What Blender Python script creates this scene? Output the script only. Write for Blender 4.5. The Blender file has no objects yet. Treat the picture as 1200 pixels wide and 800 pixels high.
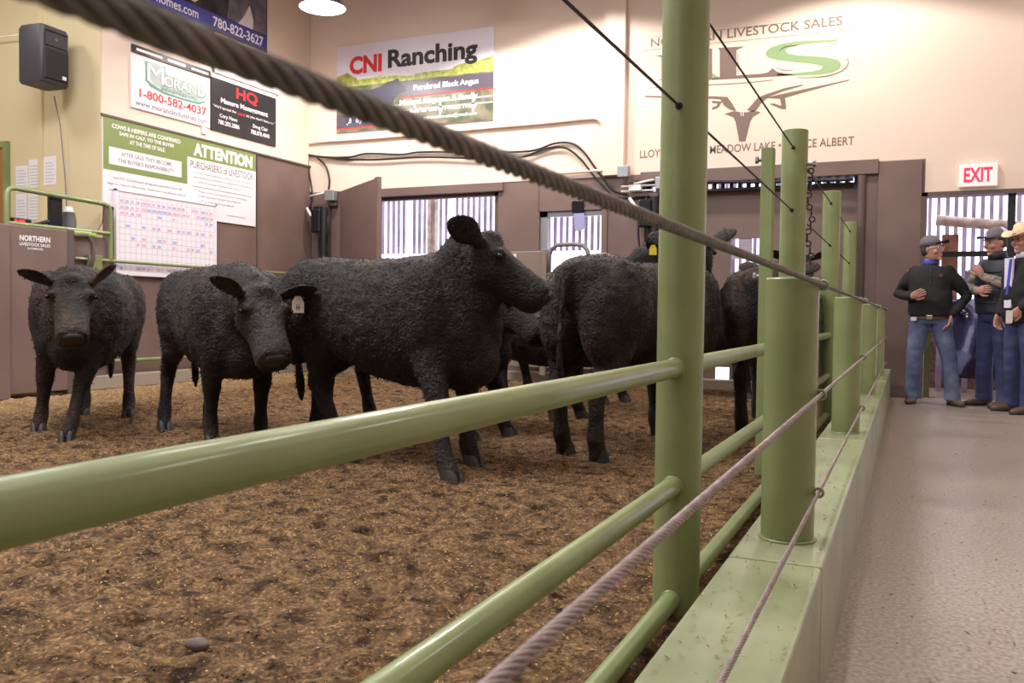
import bpy, math, random
import numpy as np
from mathutils import Vector, Matrix, noise
random.seed(7)
C = bpy.context.scene.collection
SC = bpy.context.scene

# ---------------------------------------------------------------- camera, world, light, exposure
F = 1030.0
YAW, PIT, ROL = math.radians(24.25), math.radians(-1.85), math.radians(-0.70)
CAM = Vector((0, 0, .88))
fw = Vector((-math.sin(YAW)*math.cos(PIT), math.cos(YAW)*math.cos(PIT), math.sin(PIT)))
_r = Vector((math.cos(YAW), math.sin(YAW), 0)); _u = _r.cross(fw)
RT = _r*math.cos(ROL) - _u*math.sin(ROL)
UP = _u*math.cos(ROL) + _r*math.sin(ROL)
cd = bpy.data.cameras.new('camera'); cam = bpy.data.objects.new('camera', cd); C.objects.link(cam)
cd.sensor_width = 36; cd.lens = 36*F/1200; cd.clip_start = .02
M4 = Matrix((RT, UP, -fw)).transposed().to_4x4(); M4.translation = CAM
cam.matrix_world = M4
cd.dof.use_dof = True; cd.dof.focus_distance = 3.6; cd.dof.aperture_fstop = 13
SC.camera = cam
SC.view_settings.view_transform = 'Standard'; SC.view_settings.look = 'None'
SC.view_settings.gamma = 1; SC.view_settings.use_curve_mapping = False
SC.view_settings.exposure = 0.28

w = bpy.data.worlds.new('winter_sky'); SC.world = w; w.use_nodes = True
nt = w.node_tree; bg = nt.nodes['Background']
bg.inputs[0].default_value = (.80, .80, 1.0, 1); bg.inputs[1].default_value = 2.8

def on(x, y, ax, v):                       # where the sight line through a photograph point meets a wall or floor plane
    d = fw + RT*((x-600)/F) - UP*((y-400)/F); i = 'xyz'.index(ax)
    return CAM + d*((v-CAM[i])/d[i])

LAMPCOL = (1.0, .93, .86)
def area_lamp(name, loc, size, power, col=LAMPCOL, rot=(0, 0, 0)):
    l = bpy.data.lights.new(name, 'AREA'); l.shape = 'DISK'; l.size = size; l.energy = power; l.color = col
    o = bpy.data.objects.new(name, l); o.location = loc; o.rotation_euler = rot; C.objects.link(o); return o
def spot_lamp(name, loc, power, deg=150, blend=.12, col=LAMPCOL, r=.12):
    l = bpy.data.lights.new(name, 'SPOT'); l.energy = power; l.color = col; l.spot_size = math.radians(deg); l.spot_blend = blend; l.shadow_soft_size = r
    o = bpy.data.objects.new(name, l); o.location = loc; C.objects.link(o); return o
# ceiling lamps of the hall (the row along the back wall hangs in or just above the frame)
BACKROW = [(-6.89, 9.3, 4.62), (-4.85, 9.3, 4.80), (-3.75, 9.3, 5.0), (-.75, 9.3, 4.9)]
for p in BACKROW: spot_lamp('hall_lamp_light', p, 190, 142, .14)
for p in [(2.6, 9.3, 5.2), (-7.0, 6.2, 5.3), (-3.8, 6.2, 5.4), (-.4, 6.2, 5.4), (2.6, 6.2, 5.4), (-7.0, 3.0, 5.4), (-3.8, 3.0, 5.4), (-.9, 3.0, 5.4), (2.6, 3.0, 5.4),
          (-6, -.2, 5.4), (-2.6, -.2, 5.4), (1.0, -.2, 5.4)]:
    area_lamp('hall_lamp_light', p, .9, 36)
# unseen soft fill lights added inside the closed hall
area_lamp('overhead_fill_light', (-4.6, 2.2, 5.9), 3.2, 470, (.90, .93, 1.0))  # unseen broad cool source overhead left, placed for the rail-top highlights
area_lamp('office_wall_fill_light', (-9.3, 4.6, 5.2), .8, 55)  # added fill that brightens the beige office wall, no fixture here
area_lamp('rear_fill_light', (-4.5, -4.6, 3.2), 3.4, 30, (.78, .84, 1.0), (math.radians(68), 0, math.radians(-8)))  # weak unseen cool fill from behind left, the front wall is closed

# ---------------------------------------------------------------- materials
def lin(c):
    c = [v/255 for v in c]; return tuple((v/12.92 if v <= .04045 else ((v+.055)/1.055)**2.4) for v in c)
def mat(name, col, rough=.6, metal=0, col2=None, scale=8, contrast=(.4, .6), bump=0, bscale=60, emit=0, coat=0, sheen=0, trans=0, detail=6, spec=.5, tint=None):
    m = bpy.data.materials.new(name); m.use_nodes = True; t = m.node_tree; b = t.nodes['Principled BSDF']
    c1 = lin(col); b.inputs['Base Color'].default_value = (*c1, 1); b.inputs['Roughness'].default_value = rough
    b.inputs['Metallic'].default_value = metal; b.inputs['Specular IOR Level'].default_value = spec
    if coat: b.inputs['Coat Weight'].default_value = coat; b.inputs['Coat Roughness'].default_value = .12
    if sheen: b.inputs['Sheen Weight'].default_value = sheen; b.inputs['Sheen Roughness'].default_value = .5
    if emit: b.inputs['Emission Color'].default_value = (*c1, 1); b.inputs['Emission Strength'].default_value = emit
    if trans: b.inputs['Transmission Weight'].default_value = trans
    tc = t.nodes.new('ShaderNodeTexCoord')
    if col2:
        n = t.nodes.new('ShaderNodeTexNoise'); n.inputs['Scale'].default_value = scale; n.inputs['Detail'].default_value = detail
        r = t.nodes.new('ShaderNodeValToRGB'); e = r.color_ramp.elements
        e[0].position = contrast[0]; e[1].position = contrast[1]; e[0].color = (*c1, 1); e[1].color = (*lin(col2), 1)
        t.links.new(tc.outputs['Object'], n.inputs['Vector']); t.links.new(n.outputs['Fac'], r.inputs['Fac']); t.links.new(r.outputs['Color'], b.inputs['Base Color'])
    if bump:
        n = t.nodes.new('ShaderNodeTexNoise'); n.inputs['Scale'].default_value = bscale; n.inputs['Detail'].default_value = 5
        q = t.nodes.new('ShaderNodeBump'); q.inputs['Strength'].default_value = bump; q.inputs['Distance'].default_value = .01
        t.links.new(tc.outputs['Object'], n.inputs['Vector']); t.links.new(n.outputs['Fac'], q.inputs['Height']); t.links.new(q.outputs['Normal'], b.inputs['Normal'])
    return m
M = dict(
    green=mat('green_paint', (130, 140, 92), .40, col2=(116, 127, 80), scale=5, contrast=(.35, .7), bump=.05, bscale=30, coat=.25),
    green2=mat('curb_paint', (152, 157, 122), .38, col2=(126, 134, 98), scale=3.5, contrast=(.35, .65), bump=.06, bscale=14, coat=.2),
    beige=mat('beige_wall_paint', (226, 205, 190), .75, bump=.04, bscale=90),
    beige2=mat('yellowish_wall_paint', (208, 192, 154), .75, bump=.04, bscale=90),
    brown=mat('brown_wall_paint', (118, 96, 90), .55, col2=(108, 87, 81), scale=2.2, contrast=(.35, .65), bump=.05, bscale=40),
    brownd=mat('dark_brown_trim', (92, 76, 72), .55),
    ceil=mat('ceiling_panels', (150, 140, 130), .8),
    steel=mat('wire_rope_steel', (160, 142, 142), .42, .45, col2=(128, 112, 112), scale=40, contrast=(.3, .7)),
    rope2=mat('dark_wire_rope', (112, 104, 98), .45, .3, col2=(80, 73, 68), scale=40, contrast=(.3, .7)),
    dcable=mat('dark_cable', (46, 42, 44), .5, .4),
    black=mat('black_rubber', (24, 23, 26), .5),
    grey=mat('grey_metal', (150, 150, 156), .4, .5),
    white=mat('white_plastic', (228, 226, 228), .4),
    wsign=mat('white_sign_board', (232, 226, 232), .35),
    bsign=mat('black_sign_board', (42, 40, 44), .35),
    wtxt=mat('white_lettering', (240, 236, 240), .5),
    ktxt=mat('black_lettering', (36, 32, 34), .5),
    gtxt=mat('grey_lettering', (120, 116, 124), .5),
    rtxt=mat('red_lettering', (205, 44, 48), .5),
    pgreen=mat('sign_green', (122, 138, 76), .5),
    lgreen=mat('logo_green', (134, 160, 112), .6),
    lbrown=mat('logo_brown', (120, 98, 88), .6),
    blue=mat('sign_blue', (62, 60, 150), .4),
    concrete=mat('concrete_floor', (172, 158, 144), .28, col2=(120, 108, 98), scale=70, contrast=(.32, .68), bump=.10, bscale=80, detail=10),
    kerb=mat('bare_concrete', (150, 138, 124), .8, bump=.3, bscale=40),
    snow=mat('trodden_snow', (225, 225, 240), .8, bump=.2, bscale=6),
    slat=mat('weathered_fence_boards', (170, 160, 178), .8, col2=(140, 130, 150), scale=3),
    wood=mat('raw_timber', (206, 190, 174), .75, col2=(170, 150, 132), scale=9, bump=.2),
    owood=mat('orange_timber', (158, 116, 92), .75, col2=(130, 90, 70), scale=6),
    tarp=mat('blue_plastic_sheet', (36, 30, 78), .18, col2=(28, 26, 60), scale=3, coat=.5),
    lens=mat('lamp_lens', (255, 240, 225), .4, emit=9),
    hoof=mat('hoof_horn', (52, 46, 42), .55, bump=.2),
    eye=mat('dark_eye', (10, 8, 8), .08),
    nose=mat('moist_muzzle', (30, 27, 29), .42, bump=.25, bscale=140),
    tag=mat('cream_ear_tag', (226, 212, 196), .5), ytag=mat('yellow_ear_tag', (214, 196, 50), .5),
    skin=mat('skin', (178, 130, 114), .55), hair=mat('greying_hair', (70, 58, 52), .8),
    jeans=mat('worn_blue_denim', (78, 88, 122), .85, col2=(112, 122, 152), scale=5, contrast=(.45, .7), bump=.1, bscale=300),
    jeans2=mat('dark_blue_denim', (48, 54, 92), .85, col2=(70, 76, 116), scale=5, contrast=(.45, .75)),
    jacket=mat('black_jacket_cloth', (17, 16, 20), .8, col2=(24, 22, 26), scale=10),
    vest=mat('dark_quilted_cloth', (34, 36, 46), .6), camo=mat('grey_patterned_shirt', (150, 136, 124), .8, col2=(100, 90, 82), scale=26, contrast=(.45, .55)),
    cap=mat('grey_cap_cloth', (104, 98, 108), .8), capd=mat('dark_cap_brim', (42, 40, 50), .7), capw=mat('white_cap_mesh', (214, 208, 220), .8),
    hat=mat('cream_felt_hat', (226, 206, 172), .8), boot=mat('brown_boot_leather', (84, 62, 52), .5), shirt=mat('white_shirt', (214, 210, 232), .8),
    bluec=mat('blue_collar', (64, 74, 180), .7), brass=mat('silver_buckle', (170, 160, 140), .3, .8), paper=mat('white_paper', (226, 222, 224), .7),
    orange=mat('orange_wood_door', (158, 104, 60), .5), led=mat('red_digits', (230, 40, 40), .5, emit=2.5), screen=mat('dark_screen', (22, 24, 34), .2),
    lime=mat('lime_green_plastic', (150, 186, 60), .5), fur=None,
)
def cow_mat(name, base, brown, amount):
    m = bpy.data.materials.new(name); m.use_nodes = True; t = m.node_tree; b = t.nodes['Principled BSDF']
    b.inputs['Roughness'].default_value = .62; b.inputs['Specular IOR Level'].default_value = .25
    b.inputs['Sheen Weight'].default_value = .05; b.inputs['Sheen Roughness'].default_value = .45; b.inputs['Sheen Tint'].default_value = (.8, .7, .66, 1)
    tc = t.nodes.new('ShaderNodeTexCoord'); n = t.nodes.new('ShaderNodeTexNoise'); n.inputs['Scale'].default_value = 4.2; n.inputs['Detail'].default_value = 9; n.inputs['Roughness'].default_value = .66
    r = t.nodes.new('ShaderNodeValToRGB'); e = r.color_ramp.elements; e[0].position = .62-amount; e[1].position = .92-amount
    e[0].color = (*lin(base), 1); e[1].color = (*lin(brown), 1)
    t.links.new(tc.outputs['Object'], n.inputs['Vector']); t.links.new(n.outputs['Fac'], r.inputs['Fac']); t.links.new(r.outputs['Color'], b.inputs['Base Color'])
    n1 = t.nodes.new('ShaderNodeTexNoise'); n1.inputs['Scale'].default_value = 30; n1.inputs['Detail'].default_value = 6; n1.inputs['Distortion'].default_value = 1.6
    q = t.nodes.new('ShaderNodeBump'); q.inputs['Strength'].default_value = .9; q.inputs['Distance'].default_value = .022
    t.links.new(tc.outputs['Object'], n1.inputs['Vector']); t.links.new(n1.outputs['Fac'], q.inputs['Height']); t.links.new(q.outputs['Normal'], b.inputs['Normal'])
    return m
FUR = [cow_mat('black_curly_coat', (25, 20, 18), (54, 42, 36), .08), cow_mat('black_brown_coat', (26, 20, 18), (78, 54, 40), .15), cow_mat('dusty_black_coat', (28, 22, 20), (72, 58, 48), .15)]

# ---------------------------------------------------------------- mesh helpers
def V(*a): return Vector(a)
class MB:
    def __init__(s): s.v = []; s.f = []
    def add(s, vs, fs):
        k = len(s.v); s.v += [tuple(x) for x in vs]; s.f += [tuple(i+k for i in f) for f in fs]; return s
    def box(s, a, b):
        x0, y0, z0 = [min(p, q) for p, q in zip(a, b)]; x1, y1, z1 = [max(p, q) for p, q in zip(a, b)]
        return s.add([(x0, y0, z0), (x1, y0, z0), (x1, y1, z0), (x0, y1, z0), (x0, y0, z1), (x1, y0, z1), (x1, y1, z1), (x0, y1, z1)],
                     [(0, 3, 2, 1), (4, 5, 6, 7), (0, 1, 5, 4), (1, 2, 6, 5), (2, 3, 7, 6), (3, 0, 4, 7)])
    def loft(s, rings, n=16, e=2.0):        # ring: centre, vector u, vector v
        vs = []; fs = []
        for c, u, v in rings:
            c = Vector(c); u = Vector(u); v = Vector(v)
            for i in range(n):
                a = 2*math.pi*i/n; ca, sa = math.cos(a), math.sin(a)
                if e != 2: ca = math.copysign(abs(ca)**(2/e), ca); sa = math.copysign(abs(sa)**(2/e), sa)
                vs.append(c+u*ca+v*sa)
        m = len(rings)
        for j in range(m-1):
            for i in range(n):
                k = (i+1) % n; fs.append((j*n+i, j*n+k, (j+1)*n+k, (j+1)*n+i))
        a = len(vs); vs.append(Vector(rings[0][0])); vs.append(Vector(rings[-1][0]))
        for i in range(n):
            k = (i+1) % n; fs.append((a, k, i)); fs.append((a+1, (m-1)*n+i, (m-1)*n+k))
        return s.add(vs, fs)
    def chain(s, pts, rad, side=None, n=12, rnd=True, e=2.0):   # tube along pts; rad: r or (r_side, r_other)
        pts = [Vector(p) for p in pts]; rad = [(r, r) if not isinstance(r, (tuple, list)) else r for r in rad]
        if rnd:
            d0 = (pts[0]-pts[1]).normalized(); d1 = (pts[-1]-pts[-2]).normalized(); r0, r1 = rad[0], rad[-1]; q0 = min(r0); q1 = min(r1)
            pts = [pts[0]+d0*q0*.95, pts[0]+d0*q0*.6]+pts+[pts[-1]+d1*q1*.6, pts[-1]+d1*q1*.95]
            rad = [(r0[0]*.35, r0[1]*.35), (r0[0]*.8, r0[1]*.8)]+rad+[(r1[0]*.8, r1[1]*.8), (r1[0]*.35, r1[1]*.35)]
        rings = []; prev = None
        for i, p in enumerate(pts):
            d = (pts[min(i+1, len(pts)-1)]-pts[max(i-1, 0)]).normalized()
            ref = Vector(side) if side is not None else (prev if prev is not None else (V(0, 0, 1) if abs(d.z) < .9 else V(1, 0, 0)))
            u = (ref-d*ref.dot(d)).normalized(); prev = u
            rings.append((p, u*rad[i][0], d.cross(u)*rad[i][1]))
        return s.loft(rings, n, e)
    def tube(s, pts, r, n=10): return s.chain(pts, [r]*len(pts), None, n, False)
    def cyl(s, a, b, r, r2=None, n=24):
        return s.chain([a, b], [r, r if r2 is None else r2], None, n, False)
    def ell(s, c, r, n=14, m=9, rot=None):
        rings = []
        for j in range(m):
            t = -math.pi/2+math.pi*(j+.35)/(m-.3); z = math.sin(t); q = math.cos(t)
            rings.append(((0, 0, z*r[2]), (q*r[0], 0, 0), (0, q*r[1], 0)))
        R = rot or Matrix.Identity(3); c = Vector(c)
        return s.loft([(c+R@Vector(a), R@Vector(b), R@Vector(d)) for a, b, d in rings], n)
    def prism(s, poly, O, u, v, nrm, t):     # flat polygon (2D) with thickness t along nrm
        O = Vector(O); u = Vector(u); v = Vector(v); nrm = Vector(nrm); k = len(poly)
        vs = [O+u*a+v*b for a, b in poly]+[O+u*a+v*b+nrm*t for a, b in poly]
        fs = [tuple(range(k)), tuple(range(2*k-1, k-1, -1))]+[(i, (i+1) % k, k+(i+1) % k, k+i) for i in range(k)]
        return s.add(vs, fs)
    def torus(s, c, nrm, R, r, n=24, m=8):
        nrm = Vector(nrm).normalized(); a = nrm.orthogonal().normalized(); b = nrm.cross(a); vs = []; fs = []
        for i in range(n):
            t = 2*math.pi*i/n; d = a*math.cos(t)+b*math.sin(t)
            for j in range(m):
                p = 2*math.pi*j/m; vs.append(Vector(c)+d*(R+r*math.cos(p))+nrm*r*math.sin(p))
        for i in range(n):
            for j in range(m):
                fs.append((i*m+j, ((i+1) % n)*m+j, ((i+1) % n)*m+(j+1) % m, i*m+(j+1) % m))
        return s.add(vs, fs)
    def mesh(s, name):
        me = bpy.data.meshes.new(name); me.from_pydata(s.v, [], s.f); me.validate(); 
        import bmesh
        bm = bmesh.new(); bm.from_mesh(me); bmesh.ops.recalc_face_normals(bm, faces=bm.faces); bm.to_mesh(me); bm.free()
        return me
    def build(s, name, m, parent=None, smooth=False, bevel=0, origin=None):
        me = s.mesh(name)
        if origin is not None: me.transform(Matrix.Translation(-Vector(origin)))
        me.materials.append(m)
        o = bpy.data.objects.new(name, me); C.objects.link(o)
        if origin is not None: o.location = origin
        if smooth:
            me.shade_smooth()
            if smooth == 'auto': sharp(me)
        if bevel:
            b = o.modifiers.new('bevel', 'BEVEL'); b.width = bevel; b.segments = 2; b.limit_method = 'ANGLE'
        if parent is not None: o.parent = parent
        return o
def sharp(me, deg=38):
    import bmesh
    bm = bmesh.new(); bm.from_mesh(me)
    for e in bm.edges:
        if len(e.link_faces) == 2 and e.calc_face_angle(0) > math.radians(deg): e.smooth = False
    bm.to_mesh(me); bm.free()
def tag(o, label, cat, group=None, kind=None):
    o['label'] = label; o['category'] = cat
    if group: o['group'] = group
    if kind: o['kind'] = kind
    return o
def thing(name, label, cat, loc=(0, 0, 0), rz=0, group=None):
    o = bpy.data.objects.new(name, None); C.objects.link(o); o.location = loc; o.rotation_euler = (0, 0, rz)
    o.empty_display_size = .1
    return tag(o, label, cat, group)
def struct(name, mb, m, **k):
    o = mb.build(name, m, **k); o['kind'] = 'structure'; return o
def remeshed(mb, voxel, smooth=6, factor=.6):
    me = mb.mesh('tmp'); o = bpy.data.objects.new('tmp', me); C.objects.link(o)
    r = o.modifiers.new('r', 'REMESH'); r.mode = 'VOXEL'; r.voxel_size = voxel
    if smooth:
        q = o.modifiers.new('s', 'SMOOTH'); q.factor = factor; q.iterations = smooth
    dg = bpy.context.evaluated_depsgraph_get(); dg.update()
    ev = o.evaluated_get(dg); out = bpy.data.meshes.new_from_object(ev)
    bpy.data.objects.remove(o)
    vs = [tuple(v.co) for v in out.vertices]; fs = [tuple(p.vertices) for p in out.polygons]
    m2 = MB(); m2.v = vs; m2.f = fs
    bpy.data.meshes.remove(out); return m2
def text_mesh(s, bold=0.0, spacing=1.0):
    cu = bpy.data.curves.new('t', 'FONT'); cu.body = s; cu.offset = bold; cu.space_character = spacing; cu.fill_mode = 'BOTH'; cu.resolution_u = 3
    o = bpy.data.objects.new('t', cu); C.objects.link(o)
    dg = bpy.context.evaluated_depsgraph_get(); dg.update()
    me = bpy.data.meshes.new_from_object(o.evaluated_get(dg)); bpy.data.objects.remove(o)
    return [v.co.copy() for v in me.vertices], [tuple(p.vertices) for p in me.polygons]
class Face:                                  # a flat face things are lettered on: origin O, right u, up v, outward n
    def __init__(s, O, u, v, n): s.O, s.u, s.v, s.n = Vector(O), Vector(u), Vector(v), Vector(n)
    def p(s, a, b, d=0): return s.O+s.u*a+s.v*b+s.n*d
    def text(s, txt, a0, b0, a1, b1, m, parent, d=.003, bold=.0, name='lettering', slant=0):
        vs, fs = text_mesh(txt, bold)
        xs = [q.x for q in vs]; ys = [q.y for q in vs]; x0, x1, y0, y1 = min(xs), max(xs), min(ys), max(ys)
        mb = MB(); mb.add([s.p(a0+(q.x-x0)/(x1-x0)*(a1-a0)+slant*(q.y-y0)/(y1-y0)*(b1-b0), b0+(q.y-y0)/(y1-y0)*(b1-b0), d) for q in vs], fs)
        me = bpy.data.meshes.new(name); me.from_pydata(mb.v, [], mb.f); me.materials.append(m)
        o = bpy.data.objects.new(name, me); C.objects.link(o)
        if parent is not None: o.parent = parent
        return o
    def rect(s, name, a0, b0, a1, b1, m, parent, d=.0, t=.004):
        mb = MB(); mb.prism([(a0, b0), (a1, b0), (a1, b1), (a0, b1)], s.p(0, 0, d), s.u, s.v, s.n, t); return mb.build(name, m, parent)
    def poly(s, name, pts, m, parent, d=0, t=.003):
        mb = MB(); mb.prism(pts, s.p(0, 0, d), s.u, s.v, s.n, t); return mb.build(name, m, parent)
    def strips(s, name, segs, m, parent, d=0, t=.003):     # many thin bars (a0,b0,a1,b1)
        mb = MB()
        for a0, b0, a1, b1 in segs: mb.prism([(a0, b0), (a1, b0), (a1, b1), (a0, b1)], s.p(0, 0, d), s.u, s.v, s.n, t)
        return mb.build(name, m, parent)
LW = -8.06; BW = 10.6
FL = Face((LW, 0, 0), (0, 1, 0), (0, 0, 1), (1, 0, 0))
FB = Face((0, BW, 0), (1, 0, 0), (0, 0, 1), (0, -1, 0))
# ---------------------------------------------------------------- the hall
T = .18
def wall_with_holes(x0, x1, z0, z1, holes, y0, y1):
    mb = MB(); xs = sorted({x0, x1, *[h[0] for h in holes], *[h[1] for h in holes]})
    xs = [x for x in xs if x0 <= x <= x1]
    for a, b in zip(xs[:-1], xs[1:]):
        cut = sorted([(max(h[2], z0), min(h[3], z1)) for h in holes if h[0] <= a+1e-6 and h[1] >= b-1e-6 and h[3] > z0 and h[2] < z1])
        z = z0
        for c, d in cut:
            if c > z+1e-6: mb.box((a, y0, z), (b, y1, c))
            z = d
        if z < z1-1e-6: mb.box((a, y0, z), (b, y1, z1))
    return mb
HOLES = [(-6.95, -5.0, .75, 2.49), (-4.40, -3.56, .9, 2.20), (-3.0, -.5, 0, 2.47), (.157, 2.6, 0, 2.21)]
struct('wall_back_lower', wall_with_holes(LW, .13, 0, 2.61, HOLES, BW, BW+T), M['brown'])
struct('wall_back_upper', wall_with_holes(LW, .13, 2.61, 6.0, [], BW, BW+T), M['beige'])
struct('wall_back_right', wall_with_holes(.13, 4.6, 0, 6.0, HOLES, BW, BW+T), M['beige'])
struct('wall_left_lower', MB().box((LW-T, 6.95, 0), (LW, BW+T, 2.985)), M['brown'])
struct('wall_left_upper', MB().box((LW-T, 6.95, 2.985), (LW, BW+T, 6.0)), M['beige'])
struct('wall_office', MB().box((-12, 6.93, 0), (LW, 6.95, 6.0)).box((-12, 6.94, 0), (LW-T, 7.1, 6.0)).box((-9.02, 6.90, 0), (-8.95, 6.93, 6)), M['beige2'])
struct('wall_office_left', MB().box((-12.15, -6, 0), (-12, 7.1, 6.0)), M['beige2'])
struct('wall_right', MB().box((4.6, -6, 0), (4.75, BW+T, 6.0)), M['beige'])
struct('wall_front', MB().box((-12, -6.15, 0), (4.75, -6, 6.0)), M['beige'])
struct('ceiling', MB().box((-12.15, -6.15, 6.0), (4.75, BW+T, 6.1)), M['ceil'])
struct('trim_1', MB().box((-3.52, BW-.09, 2.61), (-3.26, BW, 6.0)), M['beige'])        # pilaster
struct('trim_2', MB().box((-6.98, BW-.045, 2.49), (-4.92, BW, 2.605)), M['brown'], bevel=.005)
struct('trim_3', MB().box((-3.05, BW-.05, 2.47), (-.34, BW, 2.63)), M['brown'], bevel=.005)
struct('trim_4', MB().box((-7.55, BW-.02, 2.605), (-3.26, BW, 2.635)), M['beige'])
struct('trim_5', MB().box((.10, BW-.03, 0), (.157, BW+T, 2.24)).box((.10, BW-.03, 2.20), (2.65, BW+T, 2.245)), M['brownd'])
struct('trim_6', MB().box((-.34, BW-.03, 0), (.10, BW, 2.60)), M['brown'], bevel=.004)
struct('trim_7', MB().box((LW, BW-.02, 0), (LW+.03, BW, 2.62)).box((LW, 9.43, 0), (LW+.012, 9.46, 2.98)).box((LW, 6.93, 2.975), (LW+.02, BW, 3.0)), M['brownd'])
struct('trim_8', MB().box((-4.93, BW-.012, 0), (-4.42, BW, 2.6)).box((-4.42, BW-.02, .9), (-4.40, BW, 2.22)).box((-3.55, BW-.02, .9), (-3.48, BW, 2.22)).box((-4.42, BW-.02, 2.2), (-3.48, BW, 2.23)), M['brown'])
struct('trim_9', MB().cyl((-.51, BW-.02, 0), (-.51, BW-.02, 2.46), .045), M['brownd'], smooth='auto')
struct('trim_10', MB().box((LW, 6.4, 0), (LW+.14, BW, .15)).box((LW, BW-.14, 0), (-5.0, BW, .15)).box((-5, BW-.14, 0), (-.4, BW, .12)), M['kerb'], bevel=.01)
# floors
struct('floor', MB().box((-.30, -6, -.1), (4.6, BW+T, 0)), M['concrete'])
struct('floor_outside', MB().box((-14, BW+T, -.1), (6, 30, -.01)), M['snow'])

# arena dirt
def dirt():
    nx, ny = 300, 440; x0, x1, y0, y1 = LW-.1, -.34, -1.5, BW
    xs = np.linspace(x0, x1, nx); ys = np.linspace(y0, y1, ny); vs = []
    for y in ys:
        for x in xs:
            p = V(x*1.6, y*1.6, .3)
            z = .020*noise.noise(p)+.016*noise.noise(p*4)+.017*noise.noise(p*11+V(5, 3, 1))+.008*noise.noise(p*23)
            q = noise.noise(p*6.5+V(9, 1, 4)); z -= .05*max(0, q-.25)*2
            vs.append((x, y, z+.004))
    fs = [(j*nx+i, j*nx+i+1, (j+1)*nx+i+1, (j+1)*nx+i) for j in range(ny-1) for i in range(nx-1)]
    me = bpy.data.meshes.new('floor_arena'); me.from_pydata(vs, [], fs); me.shade_smooth()
    m = bpy.data.materials.new('arena_dirt_and_shavings'); m.use_nodes = True; t = m.node_tree; b = t.nodes['Principled BSDF']; b.inputs['Roughness'].default_value = .92
    b.inputs['Specular IOR Level'].default_value = .2
    tc = t.nodes.new('ShaderNodeTexCoord')
    def nz(s, d, dist=0):
        n = t.nodes.new('ShaderNodeTexNoise'); n.inputs['Scale'].default_value = s; n.inputs['Detail'].default_value = d; n.inputs['Distortion'].default_value = dist
        t.links.new(tc.outputs['Object'], n.inputs['Vector']); return n
    def ramp(src, *st):
        r = t.nodes.new('ShaderNodeValToRGB'); e = r.color_ramp.elements
        while len(e) < len(st): e.new(.5)
        for k, (pos, c) in enumerate(st): e[k].position = pos; e[k].color = (*lin(c), 1)
        t.links.new(src.outputs['Fac'], r.inputs['Fac']); return r
    def mix(f, a, bb, mode='MIX'):
        x = t.nodes.new('ShaderNodeMixRGB'); x.blend_type = mode
        if isinstance(f, float): x.inputs[0].default_value = f
        else: t.links.new(f.outputs[0], x.inputs[0])
        t.links.new(a.outputs[0], x.inputs[1]); t.links.new(bb.outputs[0], x.inputs[2]); return x
    big = ramp(nz(2.2, 3), (.35, (98, 72, 48)), (.65, (124, 94, 62)))
    fine = ramp(nz(70, 9, .25), (.36, (40, 27, 17)), (.47, (104, 76, 50)), (.56, (138, 105, 70)), (.66, (196, 160, 112)))
    med = ramp(nz(20, 9, .2), (.40, (50, 35, 23)), (.5, (108, 81, 54)), (.62, (142, 110, 74)))
    c = mix(.5, fine, med); c = mix(.25, c, big)
    clump = ramp(nz(11, 8, .35), (.34, (120, 112, 106)), (.47, (214, 212, 210)), (.60, (240, 240, 240))); c = mix(1.0, c, clump, 'MULTIPLY')
    # cleaner, paler shavings along the far edges
    sp = t.nodes.new('ShaderNodeSeparateXYZ'); t.links.new(tc.outputs['Object'], sp.inputs[0])
    mr = t.nodes.new('ShaderNodeMapRange'); mr.inputs['From Min'].default_value = -6.4; mr.inputs['From Max'].default_value = -7.8; mr.inputs['To Max'].default_value = .5
    t.links.new(sp.outputs['X'], mr.inputs['Value'])
    pale = ramp(nz(40, 5), (.35, (150, 112, 72)), (.65, (218, 186, 140)))
    c = mix(mr, c, pale)
    t.links.new(c.outputs[0], b.inputs['Base Color'])
    bp = t.nodes.new('ShaderNodeBump'); bp.inputs['Strength'].default_value = .8; bp.inputs['Distance'].default_value = .012
    n2 = nz(80, 9, .2); t.links.new(n2.outputs['Fac'], bp.inputs['Height'])
    bp2 = t.nodes.new('ShaderNodeBump'); bp2.inputs['Strength'].default_value = 1.0; bp2.inputs['Distance'].default_value = .03
    n3 = nz(14, 6, .5); t.links.new(n3.outputs['Fac'], bp2.inputs['Height']); t.links.new(bp2.outputs['Normal'], bp.inputs['Normal'])
    t.links.new(bp.outputs['Normal'], b.inputs['Normal'])
    me.materials.append(m); o = bpy.data.objects.new('floor_arena', me); C.objects.link(o); o['kind'] = 'structure'
dirt()
struct('floor_arena_base', MB().box((-12, -6, -.1), (-.30, BW, -.05)), M['kerb'])
def flakes(name, n, region, m, smin, smax, zf, label, dens=None):
    mb = MB(); rnd = random.Random(name)
    for _ in range(n):
        x = rnd.uniform(*region[:2]); y = region[2]+(region[3]-region[2])*(rnd.random()**dens if dens else rnd.random())
        a = rnd.uniform(0, 6.28); L = rnd.uniform(smin, smax); W = L*rnd.uniform(.25, .6); z = zf(x, y)+rnd.uniform(.001, .004)
        c, s = math.cos(a), math.sin(a); t1, t2 = rnd.uniform(-.4, .6)*L, rnd.uniform(-.3, .3)*W
        mb.add([(x-c*L/2, y-s*L/2, z), (x-s*W/2, y+c*W/2, z+abs(t2)), (x+c*L/2, y+s*L/2, z+abs(t1)), (x+s*W/2, y-c*W/2, z+.001)], [(0, 1, 2, 3)])
    me = bpy.data.meshes.new(name); me.from_pydata(mb.v, [], mb.f); me.materials.append(m)
    o = bpy.data.objects.new(name, me); C.objects.link(o); tag(o, label, name.replace('_', ' '), kind='stuff'); return o
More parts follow.
